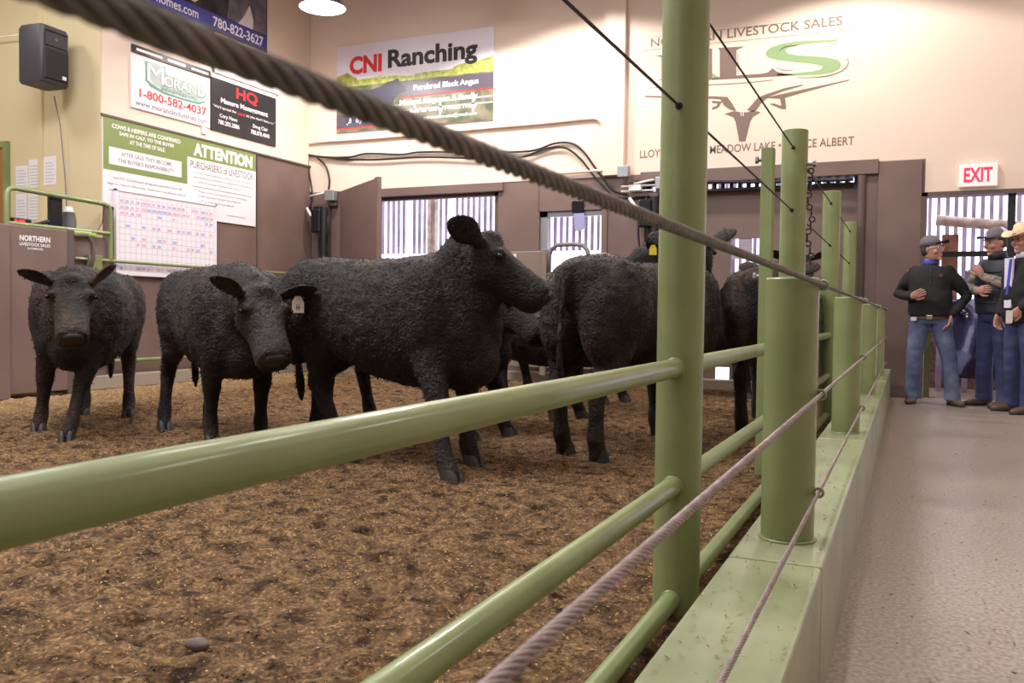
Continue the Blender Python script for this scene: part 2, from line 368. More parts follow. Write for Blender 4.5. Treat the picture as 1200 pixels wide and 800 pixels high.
SH = mat('pale_shavings', (176, 138, 92), .9); SHD = mat('dark_dung_bits', (70, 48, 32), .9); SHR = mat('rusty_straw_bits', (146, 110, 78), .9)
flakes('wood_shavings', 26000, (-6.5, -.4, .2, 6.5), SH, .005, .014, lambda x, y: .010+.02*noise.noise(V(x*1.6, y*1.6, .3)), 'pale wood shavings scattered over the brown arena dirt', 1.3)
flakes('dark_dirt_crumbs', 30000, (-6.5, -.4, .2, 6.5), SHD, .005, .022, lambda x, y: .010+.02*noise.noise(V(x*1.6, y*1.6, .3)), 'dark crumbs of dung and bedding in the arena dirt', 1.3)
flakes('aisle_straw', 1400, (-.15, 2.0, 1.5, 10.3), SHR, .005, .020, lambda x, y: .0, 'stray straw bits on the concrete aisle floor')
flakes('curb_straw', 1500, (-.355, -.165, .9, 9.8), SHR, .004, .013, lambda x, y: .331, 'straw bits lying on top of the green curb')

# fence line: curb, posts, rails and wire ropes
CX0, CX1, CZ = -.365, -.160, .33
mb = MB(); joints = [-1.3, .0, 2.03, 4.20, 6.4, 8.5, 10.3]
for a, b in zip(joints[:-1], joints[1:]): mb.box((CX0, a+.004, -.05), (CX1, b-.004, CZ))
mb.box((CX0+.006, joints[0]+.01, -.05), (CX1-.006, joints[-1]-.01, CZ-.006))
tag(mb.build('concrete_curb', M['green2'], bevel=.008), 'long low green-painted concrete curb between arena and aisle', 'curb')
TX, SX, KX = -.61, -.262, -.190
TALL = [-.09, 2.56, 5.22, 7.85, 10.42]; SHORT = [0.01, 2.26, 4.47, 6.78, 9.0]
tl = ['nearest', 'tall round green post in the foreground, running past the picture top', 'second tall green post, standing just behind the nearest short thick post', 'third tall green post from the viewer, thin with a flat cap', 'farthest tall green post, beside the back wall']
for i, y in enumerate(TALL):
    if i == 0: lab = 'tall green pipe post beside the viewer at the near end of the rails'
    else: lab = tl[i]
    t = thing('fence_post', lab, 'post', (TX, y, 0), 0, 'tall pipe posts of the arena fence')
    r = .068 if i < 2 else .072
    MB().cyl((0, 0, -.04), (0, 0, 1.93), r, n=48).build('pipe', M['green'], t, 'auto', bevel=.004)
    for z in (1.475, 1.823):
        MB().torus((.0, -r-.001, z), (0, 1, 0), .007, .004).build('cable_grommet', M['dcable'], t, True)
sl = ['', 'thick short green post on the curb, nearest in the picture', 'second short thick green post on the curb', 'third short thick green post on the curb', 'farthest short thick green post on the curb']
for i, y in enumerate(SHORT):
    t = thing('bollard_post', sl[i] or 'short green post on the curb beside the viewer', 'post', (SX, y, CZ), 0, 'short thick posts on the curb')
    MB().cyl((0, 0, -.005), (0, 0, .645), .0635, n=48).build('pipe', M['green'], t, 'auto', bevel=.005)
    MB().cyl((0, 0, -.004), (0, 0, .006), .070, n=48).build('weld_bead', M['green'], t, 'auto', bevel=.003)
    for z in (.957, .69, .45):
        MB().torus((KX-SX, 0, z-CZ), (0, 1, 0), .0105, .0035).cyl((.055, 0, z-CZ), (KX-SX-.009, 0, z-CZ), .004, n=10).build('eye_bolt', M['green2'], t, True)
for j, (z, nm) in enumerate(((.727, 'top'), (.385, 'middle'), (.052, 'bottom'))):
    for k, (a, b) in enumerate(zip(TALL[:-1], TALL[1:])):
        where = ['in the foreground, left of the tall front post', 'between the first and second tall posts', 'between the second and third tall posts', 'in the far bay next to the back wall'][k]
        t = thing('fence_rail', f'{nm} green pipe rail {where}', 'rail', (TX, a, z), 0, 'pipe rails of the arena fence')
        MB().cyl((0, .05, 0), (0, b-a-.05, 0), .0272, n=32).build('pipe', M['green'], t, 'auto')
        for yy in (.068, b-a-.068):
            MB().torus((0, yy, 0), (0, 1, 0), .027, .0045, 28, 8).build('weld_bead', M['green'], t, True)
def rope(name, x, z, y0, y1, R, m, label, cat='cable', seg=.006, lay=.066, sagn=None, group=None):
    mb = MB(); rs = R*.36; off = R*.68; n = int((y1-y0)/seg)
    for k in range(6):
        vs = []; q = 8
        for i in range(n+1):
            y = y0+(y1-y0)*i/n; a = -2*math.pi*(y/lay)+k*math.pi/3
            zz = z + (sagn(y) if sagn else 0)
            cx, cz = x+off*math.cos(a), zz+off*math.sin(a)
            er = (math.cos(a), math.sin(a))
            for j in range(q):
                p = 2*math.pi*j/q; vs.append((cx+rs*(er[0]*math.cos(p)-er[1]*0), y+rs*math.sin(p)*.55, cz+rs*er[1]*math.cos(p))) if False else vs.append((cx+rs*math.cos(p), y, cz+rs*math.sin(p)))
        fs = [(i*q+j, i*q+(j+1) % q, (i+1)*q+(j+1) % q, (i+1)*q+j) for i in range(n) for j in range(q)]
        mb.add(vs, fs)
    me = bpy.data.meshes.new(name); me.from_pydata(mb.v, [], mb.f); me.materials.append(m); me.shade_smooth()
    o = bpy.data.objects.new(name, me); C.objects.link(o); return tag(o, label, cat, group)
G = 'wire ropes along the fence'
rope('wire_rope', KX, .957, -.02, 9.02, .0055, M['rope2'], 'thick twisted steel rope crossing the picture, uppermost on the short posts', group=G)
rope('wire_rope', KX, .690, -.02, 9.02, .0050, M['steel'], 'twisted steel rope in the middle of the short posts', group=G)
rope('wire_rope', KX, .450, -.02, 9.02, .0046, M['steel'], 'lowest twisted steel rope, just above the green curb', group=G)
rope('guard_cable', TX, 1.475, -.09, 10.42, .0042, M['dcable'], 'lower of the two thin dark cables strung through the tall posts', seg=.012, group='thin cables between the tall posts')
rope('guard_cable', TX, 1.823, -.09, 10.42, .0042, M['dcable'], 'upper of the two thin dark cables strung through the tall posts', seg=.012, group='thin cables between the tall posts')
# bolted square upright beside the second tall post, and a small far one
t = thing('gate_upright', 'flat green upright bolted beside the second tall post', 'post', (TX-.11, 5.0, 0))
MB().box((-.035, -.04, .0), (.03, .04, 1.80)).build('bar', M['green'], t, bevel=.004)
for z in (1.74, 1.1): MB().cyl((-.06, .0, z), (-.03, 0, z), .011, n=8).cyl((-.070, 0, z), (-.055, 0, z), .02, n=6).build('bolt', M['grey'], t, 'auto')
tag(MB().cyl((TX+.07, 5.22, 1.74), (TX+.115, 5.22, 1.74), .011, n=8).cyl((TX+.10, 5.22, 1.74), (TX+.118, 5.22, 1.74), .02, n=6).build('bolt_end', M['grey']), 'small bolt end on the right side of the second tall post', 'bolt')
t = thing('gate_latch_post', 'narrow green upright with a chain beside the far tall posts', 'post', (TX-.06, 8.7, 0))
MB().box((-.035, -.04, .0), (.03, .04, 1.70)).build('bar', M['green'], t, bevel=.004)
mbc = MB()
for k in range(14): mbc.torus((.06, -.02, 1.35-k*.035), (1, 0, 0) if k % 2 else (0, 1, 0), .016, .004, 12, 6)
mbc.build('chain', M['dcable'], t, True)
t = thing('gate_chain', 'dark chain and hook hanging from the right side of the second tall post', 'chain', (TX+.09, 5.22, 0))
mbc = MB()
for k in range(16): mbc.torus((.0+.012*math.sin(k), 0, 1.70-k*.034), (1, 0, 0) if k % 2 else (0, 1, 0), .015, .004, 12, 6)
mbc.build('links', M['dcable'], t, True)

# ceiling lamps in view
def lamp(p, label):
    t = thing('ceiling_lamp', label, 'lamp', p, 0, 'round lamps along the back wall')
    MB().loft([((0, 0, .05), (.30, 0, 0), (0, .30, 0)), ((0, 0, .13), (.24, 0, 0), (0, .24, 0)), ((0, 0, .22), (.12, 0, 0), (0, .12, 0)), ((0, 0, .38), (.10, 0, 0), (0, .10, 0))], 32).build('shade', M['grey'], t, 'auto')
    MB().loft([((0, 0, .02), (.20, 0, 0), (0, .20, 0)), ((0, 0, .05), (.29, 0, 0), (0, .29, 0))], 32).build('lens', M['lens'], t, True)
    MB().cyl((0, 0, .38), (0, 0, 6.0-p[2]), .012, n=8).build('stem', M['grey'], t, True)
lamp(V(*BACKROW[0])+V(0, 0, .06), 'round glowing ceiling lamp near the left corner of the back wall')
lamp(V(*BACKROW[1])+V(0, 0, .06), 'round ceiling lamp above the ranching banner, at the top edge')

# outdoors: slatted fence, gate timbers
y = 12.6
mb = MB(); x = -13.5
while x < 5.0:
    if random.random() > .06: mb.box((x, y, 1.84 if x < -3.2 else 1.32), (x+.046+random.uniform(-.006, .006), y+.03, 3.6))
    x += .1
for z in (3.3,): mb.box((-13.5, y+.03, z), (5, y+.07, z+.1))
tag(mb.build('slatted_windbreak', M['slat']), 'tall windbreak fence of upright boards with daylight between, outside the openings', 'fence')
tag(MB().box((-7.05, 12.3, 0), (-6.95, 12.45, 3.6)).build('outdoor_post', M['wood']), 'pale timber post outside the left end of the large opening', 'post', 'outdoor posts')
p = on(509, 260, 'y', 11.4)
tag(MB().box((p.x-.035, 11.35, 0), (p.x+.035, 11.45, 3.0)).build('outdoor_post', M['wood']), 'pale post dividing the large opening with the slatted fence', 'post', 'outdoor posts')
# inside the exit door opening
tag(MB().box((.93, BW+.02, 0), (1.0, BW+.1, 2.2)).build('door_mullion', M['black']), 'black upright dividing the exit door opening', 'post')
a = on(1097, 258, 'y', 11.6); b = on(1200, 266, 'y', 11.6)
tag(MB().chain([a, b], [.062, .062], None, 16, False).build('timber_rail', M['wood'], smooth='auto'), 'round pale timber rail crossing the exit doorway above the caps', 'rail')
a = on(1092, 298, 'y', 11.2); b = on(1215, 300, 'y', 11.2)
tag(MB().box((a.x, 11.2, a.z-.03), (b.x, 11.25, a.z+.03)).build('gate_bar', M['black']), 'flat black bar across the exit doorway behind the men', 'rail')
a = on(1104, 275, 'y', 11.7); b = on(1122, 330, 'y', 11.7)
tag(MB().box((a.x, 11.7, b.z-.3), (b.x, 11.74, a.z)).build('orange_board', M['owood']), 'orange-brown upright board between the two men in the doorway', 'board')
a = on(1100, 312, 'y', 11.8); b = on(1165, 345, 'y', 11.8)
mb = MB().box((a.x, 11.8, 1.28), (b.x+.8, 11.84, 1.36)).box((a.x, 11.8, .95), (b.x+.8, 11.84, 1.10))
for xx in (a.x, a.x+.28, b.x-.1, b.x+.4): mb.box((xx, 11.76, 0), (xx+.06, 11.8, 1.45))
tag(mb.build('livestock_gate', M['slat']), 'weathered board gate outside the exit doorway', 'gate')
# blue sheet bulging over the gate
mb = MB(); nx, nz = 26, 30; vs = []
for j in range(nz):
    for i in range(nx):
        u, v = i/(nx-1), j/(nz-1); X = .44+.85*u; Z = 1.10*(1-v)+.20*v
        Y = 11.35-.22*math.sin(math.pi*min(1, u*1.3))*math.sin(math.pi*v)**.8-.03*math.sin(u*17+v*4)-.02*math.sin(v*13-u*5)
        vs.append((X, Y, Z))
mb.add(vs, [(j*nx+i, j*nx+i+1, (j+1)*nx+i+1, (j+1)*nx+i) for j in range(nz-1) for i in range(nx-1)])
o = mb.build('plastic_sheet', M['tarp'], smooth=True); sm = o.modifiers.new('s', 'SOLIDIFY'); sm.thickness = .012
tag(o, 'glossy dark blue plastic sheet bulging in the doorway between the men', 'sheet')
struct('floor_yard', MB().box((.1, BW+T, -.01), (2.7, 12.7, .004)).box((.1, 12.3, -.01), (2.7, 12.36, 1.0)), mat('yard_straw', (120, 94, 72), .9, col2=(84, 64, 48), scale=18, bump=.4))

tag(MB().box((.165, BW+.2, 0), (.23, BW+.27, 1.15)).build('green_upright', M['green']), 'green upright just inside the left side of the exit doorway', 'post')
# sliding door of the middle opening with its small window
mb = wall_with_holes(-3.0, -.55, 0, 2.385, [(-1.955, -1.63, 1.30, 1.80), (-2.12, -1.95, .06, .26), (-4.30, -4.2, .06, .18)], BW+.10, BW+.14)
struct('door_1', mb, M['brown'])
t = thing('sash_bars', 'small slatted frame across the little square window in the brown sliding door', 'window frame', (-1.79, BW+.12, 1.56))
MB().box((-.16, -.02, .0), (.165, 0, .05)).box((-.16, -.02, -.26), (.165, 0, -.22)).box((-.08, -.015, .05), (.075, .0, .24)).build('bars', M['slat'], t)
tag(MB().box((-2.9, BW+.03, 2.36), (-.6, BW+.08, 2.40)).build('door_track', M['black'], bevel=.004), 'black sliding door track under the brown lintel', 'track')
mb = MB()
xs = [-1.15, -1.0, -.9, -.8, -.7, -.6]
mb = MB(); mb.box((-3.0, BW+.145, 2.38), (-.5, BW+.17, 2.415))
for k in range(26): mb.box((-3.0+k*.1, BW+.145, 2.41), (-3.0+k*.1+.045, BW+.17, 2.47))
struct('trim_11', mb, M['brownd'])
# window divisions
struct('window_1', MB().box((-6.95, BW+.04, 2.44), (-5.0, BW+.12, 2.49)).box((-6.95, BW+.04, .75), (-6.89, BW+.12, 2.49)).box((-5.07, BW+.04, .75), (-5.0, BW+.12, 2.49)), M['brownd'])
struct('window_2', MB().box((-4.40, BW+.02, .9), (-4.30, BW+.10, 2.2)).box((-4.4, BW+.02, 2.13), (-3.56, BW+.1, 2.2)), M['grey'])

p = on(231, 762, 'z', 0)
q = MB(); q.ell((p.x, p.y, .016), (.036, .024, .016), 18, 12); q.v = [tuple(Vector(v)*1+Vector(v).normalized()*.0+V(0, 0, .004*noise.noise(Vector(v)*60))) for v in q.v]
tag(q.build('small_stone', mat('grey_stone', (96, 82, 76), .8, bump=.4, bscale=50), smooth=True), 'small grey stone lying on the arena dirt near the bottom left', 'stone')
# ---------------------------------------------------------------- signs on the left wall (Y, Z on the wall)
def board(name, label, face, a0, b0, a1, b1, m, d=0, t=.02, cat='sign', group=None):
    th = thing(name, label, cat, (0, 0, 0), 0, group)
    o = face.rect('board', a0, b0, a1, b1, m, th, d, t)
    th_loc = face.p((a0+a1)/2, b0, 0); th.location = th_loc
    th['_off'] = 1
    return th, d+t
def settle(th):                              # parts were made in world places; keep them there under the moved Empty
    del th['_off']
    for c in th.children: c.location = -th.location
# top advertising sign
th, d = board('advertising_sign', 'dark home builder advertising sign with blue phone number band, highest on the left wall', FL, 7.38, 3.93, 9.62, 5.5, mat('dark_photo_print', (66, 62, 70), .25, col2=(40, 36, 42), scale=3))
FL.rect('band', 7.38, 4.40, 9.60, 4.59, M['blue'], th, d, .002)
FL.text('ne-homes.com', 7.50, 4.44, 8.35, 4.555, M['wtxt'], th, d+.003, .01); FL.text('780-822-3627', 8.60, 4.43, 9.54, 4.56, M['wtxt'], th, d+.003, .02)
FL.poly('cream_badge', [(7.7, 4.64), (8.3, 4.63), (8.36, 4.68), (8.38, 4.8), (8.3, 4.95), (7.7, 5.0)], mat('badge_cream', (220, 200, 190), .4), th, d, .002)
FL.text('RED', 7.98, 4.67, 8.30, 4.79, M['rtxt'], th, d+.003, .03)
FL.poly('horse_picture', [(8.85, 4.60), (9.22, 4.60), (9.3, 4.68), (9.34, 4.6), (9.60, 4.6), (9.6, 5.1), (9.0, 5.2), (8.9, 4.95)], mat('horse_grey', (120, 112, 122), .4, col2=(90, 84, 96), scale=6), th, d, .002)
FL.poly('white_bib', [(9.05, 4.60), (9.16, 4.72), (9.27, 4.90), (9.34, 4.72), (9.33, 4.60)], mat('bib_white', (214, 206, 206), .4), th, d+.002, .002)
FL.poly('house_picture', [(7.42, 4.05), (8.55, 4.02), (8.5, 4.22), (8.1, 4.28), (7.95, 4.36), (7.8, 4.26), (7.42, 4.30)], mat('house_grey', (128, 120, 126), .4, col2=(90, 86, 92), scale=8), th, d, .002)
settle(th)
th, d = board('rancher_sign', 'white sign with black serif lettering below the blue band, next to the corner', FL, 8.62, 3.86, 9.86, 4.36, M['wsign'], .022, .012)
FL.text('HOWARD', 8.70, 4.10, 9.80, 4.30, M['ktxt'], th, d+.002, .0); FL.text('LIVESTOCK & SEED', 8.72, 3.93, 9.76, 4.01, M['ktxt'], th, d+.002); settle(th)
th, d = board('caption_strip', 'narrow black strip with small white writing just above the white and green sign', FL, 7.34, 3.775, 8.56, 3.86, M['bsign'], 0, .02)
FL.strips('caption', [(7.40, 3.80, 7.78, 3.83), (7.86, 3.80, 8.14, 3.83), (8.24, 3.80, 8.52, 3.825)], M['wtxt'], th, d, .001); settle(th)
th, d = board('morand_sign', 'white sign with green outlined name and red phone number', FL, 7.335, 3.15, 8.55, 3.757, M['wsign'])
FL.poly('shadow_shape', [(7.50, 3.715), (7.72, 3.725), (7.86, 3.64), (8.20, 3.62), (8.42, 3.60), (8.5, 3.5), (8.46, 3.43), (7.66, 3.47), (7.58, 3.55)], mat('pale_sign_grey', (176, 186, 186), .5), th, d, .0015)
FL.text('M', 7.55, 3.50, 7.80, 3.70, M['wtxt'], th, d+.006, .0); FL.text('ORAND', 7.80, 3.50, 8.46, 3.62, M['wtxt'], th, d+.005, .01)
FL.text('M', 7.53, 3.485, 7.82, 3.715, mat('outline_green', (96, 150, 132), .5), th, d+.0035, .0); FL.text('ORAND', 7.785, 3.488, 8.475, 3.632, bpy.data.materials['outline_green'], th, d+.0025, .045)
FL.poly('swoosh', [(7.52, 3.52), (7.60, 3.44), (7.80, 3.40), (8.10, 3.395), (8.36, 3.40), (8.50, 3.47), (8.36, 3.43), (8.10, 3.42), (7.80, 3.43), (7.64, 3.47)], bpy.data.materials['outline_green'], th, d, .002)
FL.text('INDUSTRIES LTD.', 7.76, 3.435, 8.34, 3.475, bpy.data.materials['outline_green'], th, d+.003, .02)
FL.text('1-800-582-4037', 7.44, 3.285, 8.49, 3.385, M['rtxt'], th, d+.002, .02); FL.text('www.morandindustries.com', 7.38, 3.185, 8.51, 3.25, M['gtxt'], th, d+.002, .01); settle(th)
th, d = board('manure_sign', 'black sign with large red initials and white writing', FL, 8.575, 3.14, 9.81, 3.80, M['bsign'])
FL.rect('white_edge', 8.575, 3.80, 9.81, 3.845, M['wtxt'], th, 0, .02)
FL.text('HQ', 9.02, 3.60, 9.43, 3.765, M['rtxt'], th, d+.002, .03); FL.text('Manure Management', 8.74, 3.49, 9.64, 3.575, M['wtxt'], th, d+.002, .02)
FL.text('"We\'ll spread the', 8.60, 3.42, 9.02, 3.465, M['wtxt'], th, d+.002); FL.text('word', 9.05, 3.42, 9.18, 3.465, M['rtxt'], th, d+.002, .02); FL.text('so you don\'t have to."', 9.21, 3.42, 9.78, 3.465, M['wtxt'], th, d+.002)
FL.text('Cory Haws', 8.72, 3.31, 9.04, 3.37, M['wtxt'], th, d+.002, .01); FL.text('780.205.2086', 8.69, 3.235, 9.08, 3.29, M['wtxt'], th, d+.002, .01)
FL.text('Doug Clair', 9.34, 3.30, 9.64, 3.36, M['wtxt'], th, d+.002, .01); FL.text('780.870.4040', 9.30, 3.225, 9.67, 3.28, M['wtxt'], th, d+.002, .01); settle(th)
tag(FL.rect('beam_clip', 8.42, 3.06, 8.50, 3.14, M['white'], None, 0, .02), 'small white bracket under the white and green sign', 'bracket')
th, d = board('attention_sign', 'green and white attention notice to purchasers of livestock', FL, 6.945, 2.0, 9.40, 2.965, M['wsign'])
FL.rect('green_block', 6.945, 2.40, 8.17, 2.965, M['pgreen'], th, d, .001); FL.rect('green_header', 8.17, 2.735, 9.40, 2.965, M['pgreen'], th, d, .001)
for i, s in enumerate(('COWS & HEIFERS ARE CONFIRMED', 'SAFE IN CALF, TO THE BUYER', 'AT THE TIME OF SALE.')):
    wd = (.50, .40, .26)[i]; FL.text(s, 7.56-wd, 2.865-.07*i, 7.56+wd, 2.912-.07*i, M['wtxt'], th, d+.002, .02)
FL.rect('white_box', 7.02, 2.465, 8.075, 2.655, M['wsign'], th, d+.001, .001)
FL.text('AFTER SALE THEY BECOME', 7.18, 2.575, 7.92, 2.62, M['gtxt'], th, d+.003, .01); FL.text("THE BUYER'S RESPONSIBILITY.", 7.14, 2.50, 7.97, 2.545, M['gtxt'], th, d+.003, .01)
FL.text('NOTE: Confirmed pregnant animals have 30', 7.08, 2.30, 8.08, 2.335, M['gtxt'], th, d+.002); FL.text('days to report, otherwise, Veterinary certificate, and all', 7.0, 2.235, 8.14, 2.27, M['gtxt'], th, d+.002)
FL.text('as of sale day.', 7.02, 2.17, 7.4, 2.20, M['gtxt'], th, d+.002)
FL.text('ATTENTION', 8.27, 2.765, 9.33, 2.925, M['wtxt'], th, d+.002, .05); FL.text('PURCHASERS of LIVESTOCK', 8.22, 2.61, 9.35, 2.70, M['gtxt'], th, d+.002, .005)
for i, s in enumerate(('It is the responsibility of the purchaser to ensure', 'that livestock purchased are settled for in full before', 'the animals leave the yard.')): FL.text(s, 8.27+.08*(i == 2), 2.545-.055*i, 9.32-.2*(i == 2), 2.572-.055*i, M['gtxt'], th, d+.002)
FL.rect('rule', 8.24, 2.385, 9.33, 2.392, M['gtxt'], th, d, .001)
for i, s in enumerate(('Please confirm the livestock are as represented', 'in the ring before you bid. All animals are', 'sold as seen unless announced.')): FL.text(s, 8.36, 2.32-.055*i, 9.22-.12*i, 2.347-.055*i, M['gtxt'], th, d+.002)
FL.text('Sincerely, the Management', 8.86, 2.08, 9.2, 2.105, M['gtxt'], th, d+.002); settle(th)
th, d = board('schedule_whiteboard', 'large white schedule board ruled in a blue grid with red and blue notes', FL, 7.09, 1.26, 8.615, 2.19, M['wsign'], .022, .03, 'whiteboard')
segs = []
for k in range(20): segs.append((7.13+k*.0765, 1.30, 7.134+k*.0765, 2.14))
for k in range(13): segs.append((7.12, 1.30+k*.068, 8.59, 1.304+k*.068))
FL.strips('grid', segs, mat('grid_blue', (176, 180, 218), .5), th, d, .0008)
rn = random.Random(3); sr, sb = [], []; seen = set()
for _ in range(170):
    cx = rn.randrange(19); cy = rn.choice([0, 1, 4, 5, 7, 9, 10, 10, 11, 11]); a0 = 7.14+cx*.0765; b0 = 1.315+cy*.068
    if (cx, cy) in seen: continue
    seen.add((cx, cy))
    (sr if rn.random() < .4 else sb).append((a0, b0, a0+rn.uniform(.03, .06), b0+.03))
FL.strips('red_notes', sr, mat('note_red', (226, 176, 190), .5), th, d+.001, .0008); FL.strips('blue_notes', sb, mat('note_blue', (176, 180, 222), .5), th, d+.0024, .0008)
mb = MB(); 
for a0, b0, a1, b1 in ((7.08, 1.25, 8.625, 1.27), (7.08, 2.18, 8.625, 2.20), (7.08, 1.25, 7.10, 2.2), (8.605, 1.25, 8.625, 2.2)): mb.prism([(a0, b0), (a1, b0), (a1, b1), (a0, b1)], FL.p(0, 0, .022), FL.u, FL.v, FL.n, .04)
mb.build('frame', M['wsign'], th); settle(th)
# ---------------------------------------------------------------- back wall banner
th, d = board('ranching_banner', 'ranching banner with red and black lettering and a standing black bull', FB, -7.58, 3.44, -5.08, 4.66, mat('banner_white', (226, 220, 234), .3), cat='banner')
rn = random.Random(5)
FB.rect('pasture', -7.58, 3.44, -5.08, 4.10, mat('banner_pasture', (74, 84, 60), .4, col2=(128, 120, 100), scale=5, contrast=(.4, .6)), th, d, .001)
FB.poly('tree_line', [(-7.58, 4.08), (-7.58, 4.24), (-7.4, 4.28), (-7.2, 4.16), (-6.8, 4.2), (-6.4, 4.14), (-6.1, 4.17), (-5.75, 4.16), (-5.6, 4.22), (-5.3, 4.24), (-5.08, 4.28), (-5.08, 4.08)], mat('banner_trees', (140, 156, 70), .4, col2=(186, 186, 104), scale=14, contrast=(.4, .6)), th, d, .0015)
FB.rect('grey_band', -6.5, 3.86, -5.08, 4.06, mat('banner_grey', (84, 78, 92), .4), th, d+.001, .001); FB.rect('red_line', -6.5, 3.845, -5.08, 3.862, M['rtxt'], th, d+.002, .001)
FB.strips('picture_fence', [(-6.7, 3.74, -5.08, 3.765), (-6.7, 3.66, -5.08, 3.685), (-5.4, 3.55, -5.36, 3.8), (-5.9, 3.55, -5.86, 3.8), (-6.3, 3.55, -6.26, 3.8)], mat('fence_print', (150, 148, 156), .5), th, d+.001, .001)
bull = [(-7.44, 3.88), (-7.40, 3.98), (-7.28, 4.02), (-7.0, 4.01), (-6.85, 4.03), (-6.72, 4.09), (-6.62, 4.10), (-6.56, 4.13), (-6.52, 4.07), (-6.44, 4.00), (-6.42, 3.94), (-6.50, 3.92), (-6.56, 3.90), (-6.62, 3.82), (-6.66, 3.70), (-6.67, 3.56), (-6.73, 3.56), (-6.75, 3.70), (-6.80, 3.56), (-6.86, 3.56), (-6.84, 3.72), (-7.1, 3.70), (-7.22, 3.73), (-7.26, 3.56), (-7.32, 3.56), (-7.34, 3.70), (-7.38, 3.56), (-7.43, 3.56), (-7.42, 3.74)]
FB.poly('bull_picture', bull, mat('banner_bull', (62, 60, 76), .4), th, d+.003, .001)
FB.text('CNI', -7.36, 4.245, -6.82, 4.50, M['rtxt'], th, d+.003, .045); FB.text('Ranching', -6.72, 4.20, -5.32, 4.53, M['ktxt'], th, d+.003, .035)
FB.text('Simmental Genetics Through Improvement', -7.23, 4.15, -5.68, 4.215, M['wtxt'], th, d+.004, .02)
FB.text('Purebred Black Angus', -6.30, 3.91, -5.30, 4.01, M['wtxt'], th, d+.003, .025); FB.text('Michael Ferguson & Family', -6.52, 3.72, -5.31, 3.82, M['wtxt'], th, d+.003, .025)
FB.text('Bulls for sale by Private Treaty', -6.36, 3.61, -5.32, 3.68, M['wtxt'], th, d+.003, .02); FB.text('cniranching.com@gmail.com', -6.14, 3.51, -5.32, 3.57, M['wtxt'], th, d+.003, .02)
FB.rect('phone_band', -7.58, 3.50, -6.9, 3.68, bpy.data.materials['banner_grey'], th, d+.001, .001); FB.rect('phone_line', -7.58, 3.485, -6.9, 3.50, M['rtxt'], th, d+.001, .001)
FB.text('(306)', -7.42, 3.54, -7.15, 3.64, M['wtxt'], th, d+.003, .02); settle(th)
# ---------------------------------------------------------------- painted sale-barn logo
th = thing('painted_logo', 'large painted sale barn logo with green S, bull skull and town names', 'logo', (-1.8, BW, 3.5)); th['_off'] = 1
def LG(cx, cy):
    p = on(730+cx/4.21, 10+cy/4.21, 'y', BW); return (p.x, p.z)
def lpoly(name, pts, m, d=.0005): return FB.poly(name, [LG(*q) for q in pts], m, th, d, .002)
def stroke(name, cl, m, d=.0005):
    pts = [Vector(c[:2]) for c in cl]; n = len(pts); dn = []
    # resample smooth
    fine = []
    for i in range(n-1):
        p0, p1, p2, p3 = pts[max(i-1, 0)], pts[i], pts[i+1], pts[min(i+2, n-1)]
        for k in range(8):
            t = k/8; q = .5*((2*p1)+(p2-p0)*t+(2*p0-5*p1+4*p2-p3)*t*t+(3*p1-p0-3*p2+p3)*t**3)
            fine.append((q, cl[i][2]*(1-t)+cl[i+1][2]*t))
    fine.append((pts[-1], cl[-1][2])); Lf, Rt = [], []
    for i, (q, h) in enumerate(fine):
        dd = (fine[min(i+1, len(fine)-1)][0]-fine[max(i-1, 0)][0]).normalized(); nn = Vector((-dd.y, dd.x)); Lf.append(q+nn*h); Rt.append(q-nn*h)
    mb = MB(); k = len(Lf); vs = [FB.p(*LG(*q), .002+d) for q in Lf+Rt]
    mb.add(vs, [(i, i+1, k+i+1, k+i) for i in range(k-1)]); return mb.build(name, m, th)
lpoly('letter_s', [(1072, 150), (1000, 155), (920, 158), (850, 163), (780, 175), (730, 192), (706, 212), (704, 228), (722, 243), (760, 253), (830, 262), (900, 268), (960, 276), (988, 287), (975, 300), (930, 311), (850, 318), (760, 323),
    (760, 330), (880, 330), (970, 325), (1035, 314), (1070, 296), (1078, 274), (1060, 254), (1010, 241), (940, 235), (860, 231), (815, 222), (800, 208), (820, 192), (880, 178), (960, 168), (1040, 163)], M['lgreen'])
stroke('letter_s_outline', [(1105, 245, 2), (1112, 270, 2.5), (1085, 305, 3), (1010, 332, 3), (930, 340, 2), (860, 341, 1.5)], M['lbrown'])
stroke('letter_s_inner', [(1012, 192, 1), (1060, 160, 2)], M['lbrown']); stroke('letter_s_inner', [(770, 212, 1), (800, 190, 2), (860, 182, 1.5)], M['lbrown'])
stroke('letter_s_inner', [(755, 290, 1), (790, 304, 2), (840, 306, 1)], M['lbrown'])
lpoly('letter_l', [(470, 194), (600, 187), (560, 206), (560, 330), (680, 322), (715, 315), (738, 294), (758, 310), (800, 322), (850, 327), (790, 333), (440, 352), (440, 345), (478, 338), (478, 208)], M['lbrown'])
stroke('letter_l_outline', [(568, 215, 1.6), (568, 322, 1.6)], M['lbrown'])
lpoly('letter_n', [(160, 232), (235, 227), (400, 330), (400, 205), (380, 200), (440, 197), (440, 350), (415, 352), (250, 250), (240, 352), (165, 356), (190, 348), (190, 240)], M['lbrown'])
lpoly('letter_n_green', [(440, 318), (476, 340), (440, 350)], M['lgreen'])
stroke('ground_line', [(125, 392, 1.5), (205, 388, 1.5), (440, 376, 2), (600, 367, 2), (740, 352, 1.5)], M['lbrown'])
for q in (((100, 146), (1135, 35)), ((100, 208), (1135, 102))): stroke('rule', [(*q[0], .9), ((q[0][0]+q[1][0])/2, (q[0][1]+q[1][1])/2, .9), (*q[1], .9)], M['lbrown'])
lpoly('skull', [(500, 520), (548, 505), (572, 510), (610, 512), (645, 502), (680, 512), (642, 534), (628, 560), (604, 655), (574, 655), (556, 560), (545, 536)], M['lbrown'])
